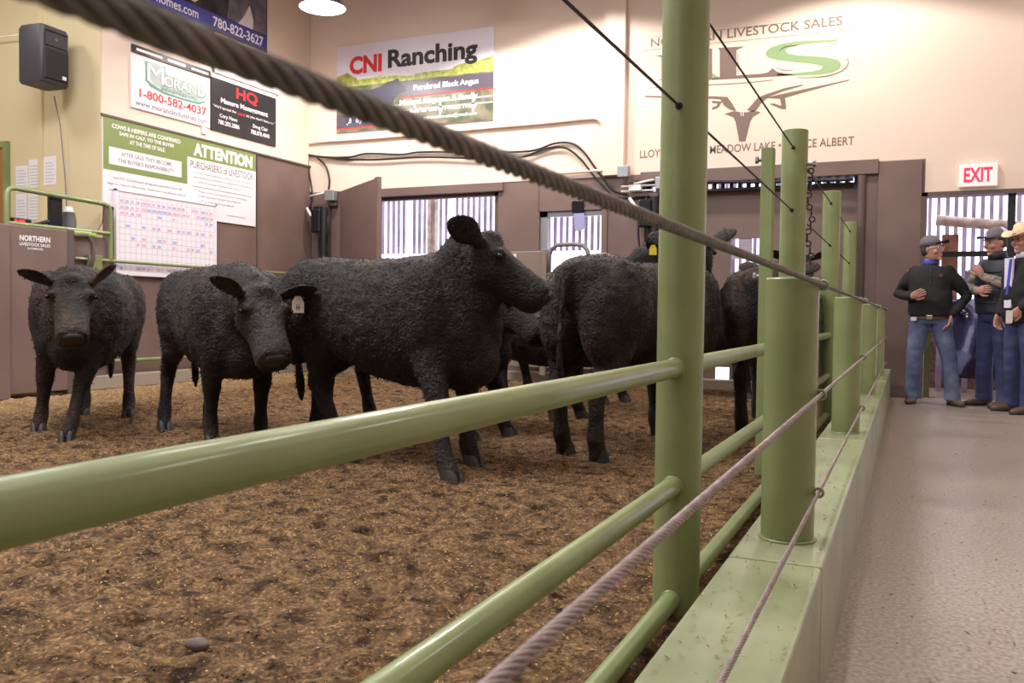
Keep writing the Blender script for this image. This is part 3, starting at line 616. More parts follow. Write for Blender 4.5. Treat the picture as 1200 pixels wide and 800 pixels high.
lpoly('horn', [(612, 500), (640, 470), (665, 440), (700, 425), (800, 392), (892, 374), (880, 382), (790, 408), (718, 436), (680, 470), (660, 500), (640, 510)], M['lbrown'])
lpoly('horn', [(560, 505), (540, 470), (515, 436), (440, 432), (330, 434), (110, 430), (108, 437), (330, 446), (430, 444), (480, 448), (500, 480), (530, 500)], M['lbrown'])
lpoly('antler', [(700, 440), (800, 418), (1118, 350), (1110, 356), (960, 395), (800, 440), (806, 496), (780, 495), (722, 470), (745, 468), (782, 480), (775, 445)], M['lbrown'])
lpoly('antler', [(440, 455), (490, 458), (470, 490), (440, 500), (440, 488), (462, 480), (466, 468), (440, 466)], M['lbrown'])
stroke('skull_line', [(583, 460, 2), (583, 530, 2)], M['wsign'], .002); stroke('skull_line', [(594, 460, 2), (594, 530, 2)], M['wsign'], .002)
def wt(s, x0, y0, x1, y1, m, bold): # text between photo-traced ends
    a = LG(x0, y0); b = LG(x1, y1); h = wt.h
    FB.text(s, a[0], a[1], b[0], a[1]+h, m, th, .003, bold)
wt.h = .105; wt('NORTHERN LIVESTOCK SALES', 138, 191, 1082, 98, M['lbrown'], .01)
wt.h = .095; wt('LLOYDMINSTER \u2022 MEADOW LAKE \u2022 PRINCE ALBERT', 84, 738, 1140, 682, M['lbrown'], .006); settle(th)
# exit sign
th, d = board('exit_sign', 'white exit sign with red letters above the doorway', FB, .455, 2.285, .815, 2.52, mat('exit_panel', (236, 216, 216), .4, emit=.35), 0, .06)
FB.text('EXIT', .50, 2.325, .77, 2.48, mat('exit_red', (236, 40, 70), .5, emit=.9), th, d+.002, .03); settle(th)

# ---------------------------------------------------------------- office corner at the left
t = thing('loudspeaker', 'black loudspeaker hanging high on the beige wall at the left', 'speaker', (-8.52, 6.60, 3.25), math.radians(94)); t.scale = (.92,)*3
mb = MB(); mb.loft([((0, .0, 0), (.19, 0, 0), (0, .17, 0)), ((0, 0, .03), (.20, 0, 0), (0, .19, 0)), ((0, 0, .62), (.20, 0, 0), (0, .19, 0)), ((0, 0, .66), (.19, 0, 0), (0, .17, 0))], 24, 8).build('cabinet', mat('speaker_shell', (58, 57, 64), .5), t, 'auto')
MB().box((-.165, -.205, .05), (.165, -.18, .40)).build('grille', mat('speaker_grille', (34, 33, 38), .6, bump=.4, bscale=220), t, bevel=.012)
mb = MB(); mb.add([(-.16, -.2, .43), (.16, -.2, .43), (.16, -.2, .60), (-.16, -.2, .60), (-.06, -.10, .48), (.06, -.10, .48), (.06, -.10, .56), (-.06, -.10, .56)], [(0, 1, 5, 4), (1, 2, 6, 5), (2, 3, 7, 6), (3, 0, 4, 7), (4, 5, 6, 7)]).build('horn', M['black'], t)
MB().torus((0, -.196, .515), (0, 1, 0), .012, .004).build('badge', M['grey'], t)
MB().box((.07, -.215, .075), (.12, -.205, .115)).build('logo', M['white'], t)
MB().box((-.05, .15, .62), (.05, .32, .72)).build('bracket', M['white'], t, bevel=.01)
tag(MB().tube([(-8.62, 6.80, 3.2), (-8.60, 6.86, 2.9), (-8.55, 6.88, 2.3), (-8.50, 6.87, 1.7)], .006, 6).build('speaker_cable', M['gtxt'], smooth=True), 'thin cable dropping down the wall from the black loudspeaker', 'cable')
tag(MB().tube([(-12, 6.8, 4.02), (-9.6, 6.85, 3.97), (-8.62, 6.86, 3.93)], .007, 6).build('black_cable', M['wtxt'], smooth=True), 'pale cable running along the wall to the top of the loudspeaker', 'cable')
WO = Face((0, 6.93, 0), (1, 0, 0), (0, 0, 1), (0, -1, 0))
for i, (a0, b0, a1, b1) in enumerate(((-9.42, 2.20, -9.22, 2.50), (-9.20, 2.24, -8.99, 2.56), (-8.95, 2.26, -8.76, 2.58), (-9.42, 1.86, -9.24, 2.18), (-9.21, 1.88, -9.0, 2.21))):
    tt = thing('paper_notice', ['upper left sheet of the papers pinned on the beige wall', 'upper middle sheet of the papers pinned on the beige wall', 'right-hand sheet of the papers, apart from the others on the beige wall', 'lower left sheet of the papers pinned on the beige wall', 'lower right sheet of the papers pinned on the beige wall'][i], 'paper', (0, 0, 0), 0, 'papers pinned on the office wall'); tt['_off'] = 1
    WO.rect('sheet', a0, b0, a1, b1, M['paper'], tt, 0, .003); tt.location = WO.p(a0, b0)
    WO.strips('print', [(a0+.02, b0+.03+k*.035, a1-.02-.03*(k % 3 == 0), b0+.04+k*.035) for k in range(7)], mat('faint_print', (186, 186, 190), .7), tt, .003, .001); settle(tt)
struct('door_2', MB().box((-10.6, 6.90, 1.6), (-9.58, 6.93, 2.72)), M['orange'])
struct('trim_12', MB().box((-9.58, 6.88, 1.6), (-9.51, 6.93, 2.72)).box((-10.7, 6.88, 2.72), (-9.51, 6.93, 2.79)), M['green'])
# auctioneer's platform wall with lettering
t = thing('block_panel', 'brown steel panel wall of the auction block with white lettering, at the left edge', 'panel', (-7.8, 4.6, 0))
MB().box((-.04, -3.2, .04), (0, 1.76, 1.665)).build('sheet', M['brown'], t, bevel=.01)
for y0 in (-1.2, .95-.0): MB().box((-.02, y0-.03, 0), (.035, y0+.10, 1.66)).build('upright', M['brown'], t, bevel=.008)
MB().box((-.055, 1.70, .0), (.01, 1.78, 1.675)).build('end_post', M['brownd'], t, bevel=.01)
FG = Face((-7.8, 4.6, 0), (0, 1, 0), (0, 0, 1), (1, 0, 0))
for s, x0, x1, z0, z1, b in (('NORTHERN', 1.17, 1.50, 1.52, 1.575, .03), ('LIVESTOCK SALES', 1.17, 1.50, 1.475, 1.505, .02), ('LLOYDMINSTER', 1.25, 1.42, 1.44, 1.46, .02), ('NLS', .62, 1.06, 1.47, 1.60, .03)):
    o = FG.text(s, x0, z0, x1, z1, M['wtxt'], t, .004, b); o.location = (7.8, -4.6, 0)
tag(MB().box((-11.9, 3.0, 1.30), (-7.86, 6.29, 1.64)).build('office_counter', M['brown'], bevel=.01), 'brown counter of the auction block behind the lettered panel', 'counter')
struct('wall_block_side', MB().box((-9.0, 6.39, .0), (-7.98, 6.92, 1.64)), M['brown'])
t = thing('bent_pipe_bar', 'dark bent pipe handle with chain at the end of the lettered panel', 'handle', (-7.80, 6.55, 1.2))
MB().tube([(.0, -.18, .42), (.02, -.03, .43), (.02, .03, .36), (.02, .04, .2), (.0, .0, .02)], .022, 12).build('pipe', M['brownd'], t, True)
mbc = MB()
for k in range(7): mbc.torus((.03, 0, -.0-k*.03), (1, 0, 0) if k % 2 else (0, 1, 0), .014, .004, 12, 6)
mbc.build('chain', M['black'], t, True)
t = thing('platform_railing', 'green pipe railing around the desk on the auction block', 'railing', (-7.95, 5.75, 1.66))
MB().tube([(0, 0, -.02), (0, 0, .32), (0, .03, .36), (0, .08, .375), (0, 1.12, .345), (0, 1.18, .33), (0, 1.21, .27), (0, 1.21, -.25)], .025, 12).build('hoop', M['green'], t, 'auto')
MB().tube([(0, -.0, .03), (0, 1.21, .03)], .022, 12).build('lower_rail', M['green'], t, 'auto')
t = thing('green_pipe_rail', 'long thin green pipe along the left wall above the backs of the cattle', 'rail', (-7.95, 6.5, 1.395))
MB().tube([(0, 0, 0), (0, 4.0, 0)], .018, 10).build('pipe', M['green'], t, 'auto')
MB().box((-.02, .16, -.25), (.03, .33, .05)).build('bracket', M['green'], t, bevel=.005)
t = thing('green_pipe_rail', 'low green pipe along the foot of the left wall between the legs of the cattle', 'rail', (-7.95, 6.5, .30))
MB().tube([(0, -.1, 0), (0, 4.0, 0)], .022, 10).build('pipe', M['green'], t, 'auto')
ZT = 1.64
t = thing('clock_radio', 'black digital clock with red digits on the counter', 'clock', (-8.02, 5.92, ZT))
MB().box((-.04, -.10, 0), (.04, .12, .115)).build('case', M['screen'], t, bevel=.01)
FC = Face((0, 0, 0), (0, 1, 0), (0, 0, 1), (1, 0, 0)); FC.text('8:88', -.07, .065, .045, .10, M['led'], t, .042, .02, 'digits'); FC.rect('blue_light', -.07, .02, .0, .045, M['blue'], t, .04, .002)
t = thing('telephone', 'dark desk telephone beside the digital clock', 'telephone', (-8.05, 6.17, ZT))
MB().box((-.08, -.08, 0), (.08, .08, .04)).build('base', M['black'], t, bevel=.012); MB().chain([(-.02, -.07, .06), (0, 0, .085), (.02, .08, .11)], [.022, .016, .022], None, 10).build('handset', M['black'], t, True)
t = thing('monitor', 'dark flat monitor seen edge-on on the counter', 'monitor', (-8.05, 6.36, ZT))
MB().box((-.02, -.08, .05), (.02, .07, .42)).build('screen', M['screen'], t, bevel=.006); MB().box((-.08, -.07, 0), (.08, .07, .015)).cyl((0, 0, 0), (0, 0, .08), .02).build('stand', M['black'], t)
t = thing('water_jug', 'grey jug with white lid behind the green railing', 'jug', (-8.15, 6.60, ZT))
MB().loft([((0, 0, .0), (.07, 0, 0), (0, .07, 0)), ((0, 0, .15), (.075, 0, 0), (0, .075, 0)), ((0, 0, .25), (.06, 0, 0), (0, .06, 0))], 20).build('body', mat('jug_grey', (96, 92, 96), .35), t, 'auto'); MB().loft([((0, 0, .25), (.05, 0, 0), (0, .05, 0)), ((0, 0, .31), (.035, 0, 0), (0, .035, 0))], 16).build('lid', M['white'], t, 'auto')
t = thing('stationery_tray', 'lime green tray with white papers on the counter edge', 'tray', (-8.0, 6.55, ZT))
MB().box((-.06, -.20, 0), (.09, .20, .035)).build('tray', M['lime'], t, bevel=.005); MB().box((-.05, -.14, .035), (.07, .15, .065)).build('papers', M['white'], t)
tag(MB().tube([(-8.0, 6.93, 2.0), (-8.01, 6.90, 1.8), (-8.03, 6.85, 1.70), (-8.1, 6.6, 1.66)], .005, 6).build('power_cord', M['black'], smooth=True), 'black cord hanging beside the attention notice and the railing', 'cord')

# ---------------------------------------------------------------- machinery, conduits and cables on the back wall
t = thing('swing_panel', 'brown steel swing gate standing open beside the large slatted opening', 'gate', (-7.50, BW-.04, 0))
e = Vector((1.24, -.93, 0)); dn = e.normalized(); nn = Vector((-dn.y, dn.x, 0))
MB().prism([(0, .2), (e.length, .2), (e.length, 2.60), (0, 2.60)], (0, 0, 0), dn, (0, 0, 1), nn, .035).build('panel', M['brown'], t, bevel=.006)
MB().prism([(e.length-.10, .2), (e.length+.02, .2), (e.length+.02, 2.61), (e.length-.10, 2.61)], V(0, 0, 0)-nn*.012, dn, (0, 0, 1), nn, .06).build('edge_frame', M['brown'], t, bevel=.006)
MB().box((.45, -.50, 1.50), (.53, -.46, 1.60)).build('latch', M['black'], t)
def operator(loc, label, s=1):
    t = thing('gate_operator', label, 'machine', loc)
    MB().box((-.26, -.05, -.03), (.17, .0, .02)).box((-.05, -.08, -.75), (.05, 0, .0)).build('bracket', M['brownd'], t, bevel=.006)
    MB().cyl((.02, -.12, -1.25), (.02, -.12, -.05), .055).build('cylinder', M['black'], t, 'auto'); MB().box((-.16, -.20, -.42), (.0, -.04, -.08)).build('valve_block', M['screen'], t, bevel=.02)
    MB().cyl((.02, -.12, -2.2), (.02, -.12, -1.25), .028).build('rod', M['grey'], t, 'auto')
    for k in range(6):
        a = random.Random(k+int(loc[0]*10)); p = [Vector((a.uniform(-.1, .1), -.1, -.05)), Vector((a.uniform(-.32, .30), -.14, a.uniform(-.4, -.2))), Vector((a.uniform(-.30, .30), -.12, a.uniform(-.8, -.5))), Vector((a.uniform(-.12, .12), -.12, a.uniform(-1.1, -.9)))]
        q = []
        for i in range(17):
            u = i/16; q.append(p[0]*(1-u)**3+p[1]*3*u*(1-u)**2+p[2]*3*u*u*(1-u)+p[3]*u**3)
        MB().tube(q, .013, 8).build('hose', M['black'], t, True)
    MB().tube([(-.30, -.1, -.05), (-.22, -.12, -.16), (-.08, -.14, -.20)], .02, 8).tube([(-.25, -.1, .12), (.0, -.1, .16)], .014, 8).build('white_fitting', M['white'], t, True)
    MB().box((.02, -.12, .04), (.18, -.02, .19)).build('junction_box', M['grey'], t, bevel=.01); return t
operator((-7.72, BW-.02, 2.42), 'black hydraulic gate operator with hoses in the left corner of the back wall')
operator((-2.86, BW-.02, 2.36), 'black hydraulic gate operator with hoses, half hidden behind the tall front post')
tag(MB().box((-3.30, BW-.20, 2.56), (-3.16, BW-.09, 2.70)).build('junction_box', M['grey'], bevel=.008), 'small grey square electrical box on the wall beside the pilaster', 'electrical box')
def P2(x, y, d=.03): p = on(x, y, 'y', BW-d); return (p.x, p.y, p.z)
def wire(name, pts, r, m, label, d=.03, cat='cable', g=None):
    P = [Vector(P2(x, y, d)) for x, y in pts]; q = []
    for i in range(len(P)-1):
        p0, p1, p2, p3 = P[max(i-1, 0)], P[i], P[i+1], P[min(i+2, len(P)-1)]
        for k in range(6):
            t = k/6; q.append(.5*((2*p1)+(p2-p0)*t+(2*p0-5*p1+4*p2-p3)*t*t+(3*p1-p0-3*p2+p3)*t**3))
    q.append(P[-1]); return tag(MB().tube(q, r, 8).build(name, m, smooth=True), label, cat, g)
wire('conduit', [(362, 168), (378, 166), (450, 161), (560, 151), (640, 144), (690, 139), (702, 141), (707, 150), (707, 170), (706, 205)], .018, M['beige'], 'long beige conduit running over the openings and down beside the pilaster', cat='conduit')
g = 'black cables clipped along the back wall'
wire('black_cable', [(360, 181), (380, 184), (410, 184), (430, 180), (470, 181), (495, 178), (560, 178), (620, 177), (650, 168), (670, 168), (684, 178), (700, 200), (718, 222), (735, 228)], .014, M['dcable'], 'upper black cable arching across the beige wall', g=g)
wire('black_cable', [(362, 182), (400, 186), (440, 187), (500, 184), (580, 186), (612, 184), (640, 174), (662, 173), (680, 186), (696, 206), (716, 228)], .014, M['dcable'], 'lower black cable on the beige wall, sagging just beneath the other', .045, g=g)
wire('black_cable', [(372, 185), (382, 195), (386, 210), (385, 222)], .014, M['dcable'], 'short black cable dropping to the machine in the left corner', g=g)
wire('black_cable', [(361, 180), (362, 200), (366, 230), (360, 255)], .012, M['dcable'], 'black cable running down the corner of the room', g=g)
wire('black_cable', [(700, 226), (730, 232), (760, 230), (800, 224), (836, 223), (860, 221), (905, 221)], .012, M['dcable'], 'black cable sagging across the brown sliding door', g=g)
wire('long_pipe', [(745, 213), (800, 213), (900, 213), (1000, 210)], .02, M['black'], 'dark pipe along the top of the brown sliding door', .06, 'pipe')
wire('long_pipe', [(640, 204), (715, 199)], .02, M['beige'], 'short pale pipe clamped under the cables right of the small opening', .04, 'pipe')
tag(MB().box((-3.17, BW-.13, 2.40), (-3.02, BW-.05, 2.47)).cyl((-3.28, BW-.08, 2.40), (-2.7, BW-.08, 2.40), .012, n=8).cyl((-3.28, BW-.08, 2.46), (-2.7, BW-.08, 2.46), .012, n=8).build('pipe_clamp', M['white']), 'white plastic pipe fitting with two thin pipes on the brown wall', 'pipe fitting')
# gate in front of the small opening
t = thing('stall_gate', 'taupe steel gate with a ribbed round handle below the small bright opening', 'gate', (-4.1, 10.2, 0))
gm = mat('taupe_panel', (128, 112, 100), .5)
MB().box((-.62, -.02, .2), (-.06, .02, 1.66)).build('panel', gm, t, bevel=.01); MB().box((-.10, -.04, .1), (-.02, .04, 1.68)).build('post', gm, t, bevel=.01); MB().box((-.02, -.02, .2), (.9, .02, 1.40)).build('low_panel', gm, t, bevel=.01)
MB().tube([(.0, 0, 1.4), (.0, 0, 1.60), (.03, 0, 1.68), (.10, 0, 1.73), (.20, 0, 1.735), (.34, 0, 1.735), (.44, 0, 1.72), (.50, 0, 1.66), (.52, 0, 1.58), (.52, 0, 1.4)], .028, 12).build('handle', mat('handle_grey', (120, 112, 112), .45), t, True)
MB().tube([(.55, 0, 1.58), (.72, 0, 1.60), (.84, 0, 1.56), (.92, 0, 1.46)], .03, 12).build('hose_guard', gm, t, True)
MB().box((-.54, -.024, 1.50), (-.50, -.02, 1.63)).build('black_sticker', M['black'], t); MB().box((-.50, -.024, 1.50), (-.44, -.02, 1.63)).build('white_sticker', M['white'], t); MB().box((-.49, -.027, 1.55), (-.455, -.024, 1.58)).build('red_mark', M['rtxt'], t)
a = on(670, 238, 'y', 10.57)
t = thing('hanging_strip', 'short dark and pale blue strip hanging in front of the small opening', 'flap', (a.x, 10.575, a.z))
R = Matrix.Rotation(-.10, 3, 'Y')
MB().box((-.0, -.015, -.13), (.16, .015, .03)).build('holder', M['screen'], t, bevel=.01); MB().prism([(.03, -.13), (.17, -.13), (.19, -.33), (.05, -.36)], (0, -.01, 0), (1, 0, 0), (0, 0, 1), (0, 1, 0), .02).build('flap', mat('pale_blue_flap', (150, 150, 196), .5), t)
a = on(652, 264, 'y', 10.2)
# ---------------------------------------------------------------- cattle
def smoothstep(t): t = max(0, min(1, t)); return t*t*(3-2*t)
def cow(name, label, loc, heading, fur, hooves, head, scale=1.0, tagkind=None, tail=0, fat=1.0, arch=0, seed=0, strands=9000, ear=(0, 0), earback=.22, hs=1.12, neck_bend=0.0, face=None, feet_at=None):
    """local frame: x forward, y left, z up. hooves: four (dx, dy, lift) offsets for left front, right front, left hind, right hind;
    head: (poll x, y, z, yaw, pitch down, roll) in the same frame."""
    rz = math.atan2(heading[1], heading[0])
    t = thing(name, label, 'cow', (*loc, 0), rz, 'black cattle in the sale ring'); t.scale = (scale,)*3
    rnd = random.Random(seed)
    if feet_at:                               # where each hoof stands in the hall
        iv = Matrix.Rotation(-rz, 3, 'Z'); hooves = []
        for (wx, wy, lf), (bx, by) in zip(feet_at, ((.435, .16), (.435, -.16), (-.58, .15), (-.58, -.15))):
            q = iv@(V(wx, wy, 0)-V(*loc, 0))/scale; hooves.append((q.x-bx, q.y-by, lf))
    b = MB()
    # trunk: x, half width, top, bottom
    tr = [(-.79, .07, 1.08, .90), (-.76, .14, 1.12, .80), (-.70, .205, 1.155, .70), (-.60, .25, 1.175, .61), (-.46, .262, 1.175, .60), (-.30, .268, 1.16, .575), (-.12, .30, 1.15, .525),
          (.06, .32, 1.155, .49), (.22, .305, 1.165, .47), (.36, .275, 1.18, .455), (.48, .24, 1.17, .46), (.58, .20, 1.12, .50), (.66, .15, 1.05, .56), (.71, .08, .97, .66)]
    rings = []
    for x, hw, top, bot in tr:
        bot -= .035*math.exp(-((x-.1)/.5)**2); hw *= 1.0
        top += arch*math.exp(-((x+.05)/.35)**2)
        rings.append(((x, 0, (top+bot)/2), (0, hw*fat, 0), (0, 0, (top-bot)/2)))
    b.loft(rings, 24, 2.2)
    for s in (1, -1):                        # hips, thighs, shoulders
        b.ell((-.52, s*.165*fat, .88), (.23, .145, .27)); b.ell((-.66, s*.14, .80), (.15, .13, .28)); b.ell((.40, s*.185*fat, .84), (.17, .125, .30)); b.ell((.44, s*.15, .66), (.15, .12, .20))
    b.ell((.56, 0, .60), (.17, .15, .16))
    # legs
    def leg(joints, off):
        dx, dy, lift = off; z0 = joints[0][0][2]; pts = []; rad = []
        for (x, y, z), r in joints:
            k = 1-min(1, z/.78); k = k**.85 if k > 0 else 0; r = (r[0]*1.13, r[1]*1.13) if z < .5 else r
            pts.append((x+dx*k, y+dy*k, z+lift*max(0, 1-z/.62))); rad.append(r)
        return pts, rad
    feet = []
    for i, s in ((0, 1), (1, -1)):
        j = [((.42, s*.16, .84), (.09, .14)), ((.38, s*.175, .68), (.085, .105)), ((.385, s*.17, .56), (.072, .082)), ((.40, s*.165, .46), (.058, .062)), ((.405, s*.16, .375), (.054, .058)), ((.40, s*.16, .30), (.043, .045)),
             ((.40, s*.16, .20), (.038, .040)), ((.40, s*.16, .125), (.046, .050)), ((.42, s*.16, .075), (.043, .046)), ((.435, s*.16, .03), (.045, .052))]
        p, r = leg(j, hooves[i]); b.chain(p, r, (0, 1, 0), 14); feet.append((p[-1], p[-2], hooves[i]))
    for i, s in ((2, 1), (3, -1)):
        j = [((-.54, s*.14, .86), (.13, .20)), ((-.49, s*.175, .72), (.115, .17)), ((-.53, s*.165, .60), (.085, .125)), ((-.60, s*.155, .50), (.058, .074)), ((-.655, s*.15, .43), (.050, .062)), ((-.645, s*.15, .34), (.042, .047)),
             ((-.63, s*.15, .22), (.038, .042)), ((-.62, s*.15, .13), (.046, .052)), ((-.595, s*.15, .075), (.044, .046)), ((-.58, s*.15, .03), (.046, .052))]
        p, r = leg(j, hooves[i]); b.chain(p, r, (0, 1, 0), 14); feet.append((p[-1], p[-2], hooves[i]))
    # head frame
    rol = 0
    if face:                                 # poll and muzzle given as places in the hall
        inv = Matrix.Rotation(-rz, 3, 'Z'); pw = [inv@(Vector(q)-V(*loc, 0))/scale for q in face]; dv = (pw[1]-pw[0]).normalized()
        hx, hy, hz = pw[0]; yaw = math.atan2(dv.y, dv.x); pit = -math.asin(dv.z)
    else: hx, hy, hz, yaw, pit, rol = head
    f = Vector((math.cos(yaw)*math.cos(pit), math.sin(yaw)*math.cos(pit), -math.sin(pit)))
    sd = Vector((-math.sin(yaw), math.cos(yaw), 0)); u = f.cross(sd)
    if rol: R = Matrix.Rotation(rol, 3, f); sd = R@sd; u = R@u
    if u.z < 0 and abs(pit) < 1.5: u = -u
    H = Vector((hx, hy, hz))
    f0, s0, u0 = f.copy(), sd.copy(), u.copy()
    # neck
    N0 = Vector((.42, 0, .87)); N3 = H+u*(-.075)-f*.0
    N1 = N0+Vector((.20, neck_bend*.3, .03)); N2 = N3-f*.16*math.cos(pit*.6)-Vector((.05, 0, -.01))
    cps = []
    for i in range(7):
        q = i/6; cps.append(N0*(1-q)**3+N1*3*q*(1-q)**2+N2*3*q*q*(1-q)+N3*q**3)
    nr = [(.20, .29), (.18, .275), (.155, .24), (.135, .205), (.12, .175), (.108, .15), (.095, .12)]
    b.chain(cps, nr, (0, 1, 0) if abs(yaw) < .9 else sd, 18)
    hp = [(-.075, .060, .02, -.07), (-.045, .092, .052, -.12), (.0, .115, .068, -.155), (.05, .124, .068, -.185), (.10, .122, .062, -.195), (.15, .108, .056, -.185), (.20, .094, .052, -.160), (.25, .092, .055, -.152),
          (.30, .090, .056, -.142), (.345, .093, .056, -.138), (.385, .088, .046, -.124), (.41, .064, .016, -.090)]
    b.loft([(H+f*s*hs+u*((a+c)/2)*hs, sd*w*hs, u*((a-c)/2)*hs) for s, w, a, c in hp], 20, 2.25)
    for s in (1, -1):
        b.ell(H+f*hs*.095+sd*s*hs*.098+u*hs*.022, (.044, .040, .034)); b.ell(H+f*hs*.07+sd*s*hs*.07-u*hs*.10, (.09, .055, .08)); b.ell(H+f*hs*.372+sd*s*hs*.046+u*hs*.014, (.034, .036, .032))
    b.ell(H+f*hs*.0+u*hs*.045, (.07, .07, .05))
    # tail root
    tb = [(-.75, 0, 1.10), (-.80, 0, 1.08), (-.825, .0, 1.0), (-.83, tail*.3, .85), (-.82, tail*.7, .68), (-.80, tail, .52), (-.78, tail*1.1, .40), (-.77, tail*1.1, .30)]
    b.chain(tb, [.04, .034, .027, .023, .021, .024, .034, .018], (0, 1, 0), 8)
    m = remeshed(b, .0155, 7, .55)
    # woolly relief
    vs = []
    cen = Vector((0, 0, .8))
    for v in m.v:
        p = Vector(v); k = .008*noise.noise(p*10+V(seed, 0, 0))+.006*noise.noise(p*24)+.003*noise.noise(p*45)
        hd = (p-(H+f*.2)).length
        if hd < .30: k *= .35
        if p.z < .45: k *= .4
        if k > 0 or True:
            d = Vector((p.x*.15, p.y, p.z-.82)); d = d.normalized() if d.length > 1e-4 else V(0, 0, 1); p = p+d*k
        vs.append(tuple(p))
    m.v = vs
    nbody = len(m.f)
    # ears
    ear_face = []
    for s in (1, -1):
        e0 = H+f*(-.005)+sd*s*.098*hs+u*.005
        lift = ear[0 if s > 0 else 1]; eb = earback if not isinstance(earback, tuple) else earback[0 if s > 0 else 1]
        ed = (sd*s*1.0-f*eb+u*(.02+lift)).normalized(); ev = (u*.95+f*.22); ev = (ev-ed*ev.dot(ed)).normalized(); en = ed.cross(ev)
        pr = [(-.02, .036, .030), (.02, .036, .026), (.05, .050, .020), (.09, .070, .015), (.13, .074, .013), (.17, .062, .011), (.20, .040, .008), (.218, .014, .004)]
        m.loft([(e0+ed*a+ev*(.012*math.sin(a*12)), ev*w, en*h) for a, w, h in pr], 14); ear_face.append((e0, ed, ev, en, s))
    body = m.build('cow_body', fur, t, True)
    # parts
    for s in (1, -1):
        q = MB(); q.ell(H+f*hs*.108+sd*s*hs*.127+u*hs*.016, (.019, .014, .015), 12, 8); q.build('eye', M['eye'], t, True)
    R3 = Matrix((f, sd, u)).transposed()
    q = MB(); q.loft([(H+f*hs*s+u*hs*c, sd*w*hs, u*h*hs) for s, w, h, c in ((.350, .060, .050, -.018), (.38, .070, .050, -.016), (.400, .066, .045, -.014), (.418, .046, .030, -.012))], 18, 2.4)
    nz = q.build('muzzle', M['nose'], t, True)
    for s in (1, -1):
        q = MB(); q.ell(H+f*hs*.404+sd*s*hs*.046+u*hs*.004, (.012, .015, .013), 10, 6); q.build('nostril', M['eye'], nz, True)
    for (pt, pp, off) in feet:
        x, y, z = pt; zb = max(0, off[2]); q = MB()
        for s in (1, -1):
            yy = y+s*.024
            q.loft([((x-.005, yy, zb+.070), (.036, 0, 0), (0, .024, 0)), ((x+.006, yy, zb+.045), (.048, 0, 0), (0, .0255, 0)), ((x+.014, yy, zb-.008), (.056, 0, 0), (0, .027, 0))], 12, 2.4)
        q.build('hoof', M['hoof'], t, 'auto')
    if tagkind:
        side, tm = tagkind; e0, ed, ev, en, s = ear_face[0 if side == 'left' else 1]
        c = e0+ed*.10-u*.01; nn = (f if tm is M['tag'] else (f*.25+sd*s)).normalized(); dn = V(0, 0, -1); sx = nn.cross(dn).normalized(); c = c+nn*.028
        q = MB(); q.prism([(-.016, -.01), (.016, -.01), (.036, .025), (.036, .085), (-.036, .085), (-.036, .025)], c, sx, dn, nn, .004); tg = q.build('ear_tag', tm, t)
        MB().ell(c+nn*.006, (.008, .008, .008), 8, 6).build('button', tm, tg, True)
        if tm is M['tag']:
            fc = Face(c, -sx if False else sx, -dn, nn)
            v2 = Face(c, nn.cross(dn)*-1, -dn, nn); o = v2.text('44', -.02, -.07, .02, -.03, M['gtxt'], None, .006, .03, 'number'); o.parent = tg
    # shaggy coat: short tufts standing off the skin
    if strands:
        me = body.data; polys = [p for p in me.polygons if p.center.z > .34 and (p.center-(H+f*.26)).length > .20]
        areas = np.array([p.area for p in polys]); idx = np.searchsorted(np.cumsum(areas)/areas.sum(), np.random.RandomState(seed).rand(strands)); q = MB()
        for i in idx:
            p = polys[min(i, len(polys)-1)]; n = p.normal; c = p.center+Vector((rnd.gauss(0, .006), rnd.gauss(0, .006), rnd.gauss(0, .006)))
            back = Vector((-.8, 0, -.6)); tdir = (back-n*back.dot(n)); tdir = tdir.normalized() if tdir.length > .1 else n.orthogonal()
            sdv = n.cross(tdir); L = rnd.uniform(.006, .013); a = rnd.gauss(0, .6); dd = (tdir*math.cos(a)+sdv*math.sin(a)); sv = n.cross(dd)*.0026
            p1 = c+n*L*.30+dd*L*.8; p2 = c+n*L*.10+dd*L*1.35+sv*rnd.uniform(-3, 3)
            q.add([c-sv-n*.003, c+sv-n*.003, p1+sv, p1-sv, p2], [(0, 1, 2, 3), (3, 2, 4)])
        me2 = bpy.data.meshes.new('coat'); me2.from_pydata(q.v, [], q.f); me2.materials.append(fur); o = bpy.data.objects.new('coat', me2); C.objects.link(o); o.parent = t; o['kind'] = 'stuff'
    return t
R_ = math.radians
# facing the viewer at the far left
cow('black_calf', 'black-brown calf at the far left walking towards the viewer with one ear out', (-5.58, 4.70), (.62, -.78), FUR[1],
    [(.10, .0, 0), (-.02, .02, 0), (-.10, -.02, 0), (.06, .0, .0)], None, 1.0, None, .0, seed=1, ear=(.15, .42), earback=(.9, .1), strands=15000, face=((-5.01, 4.075, 1.03), (-4.74, 3.865, .63)), feet_at=((-5.04, 4.05, 0), (-5.60, 4.28, .0), (-5.70, 5.16, 0), (-6.08, 5.05, 0)))
cow('black_calf', 'black-brown calf with a cream tag in its ear and lowered head, second from the left', (-4.26, 4.64), (.85, -.53), FUR[2],
    [(-.05, .02, 0), (.10, .02, 0), (.10, .0, 0), (-.08, .02, 0)], None, 1.0, ('left', M['tag']), .02, seed=2, ear=(.50, .55), earback=(-.15, .2), strands=15000, arch=.02, face=((-3.38, 4.0, .955), (-3.13, 3.84, .60)), feet_at=((-3.98, 4.72, 0), (-4.12, 4.40, 0), (-4.78, 5.08, 0), (-4.95, 4.80, 0)))
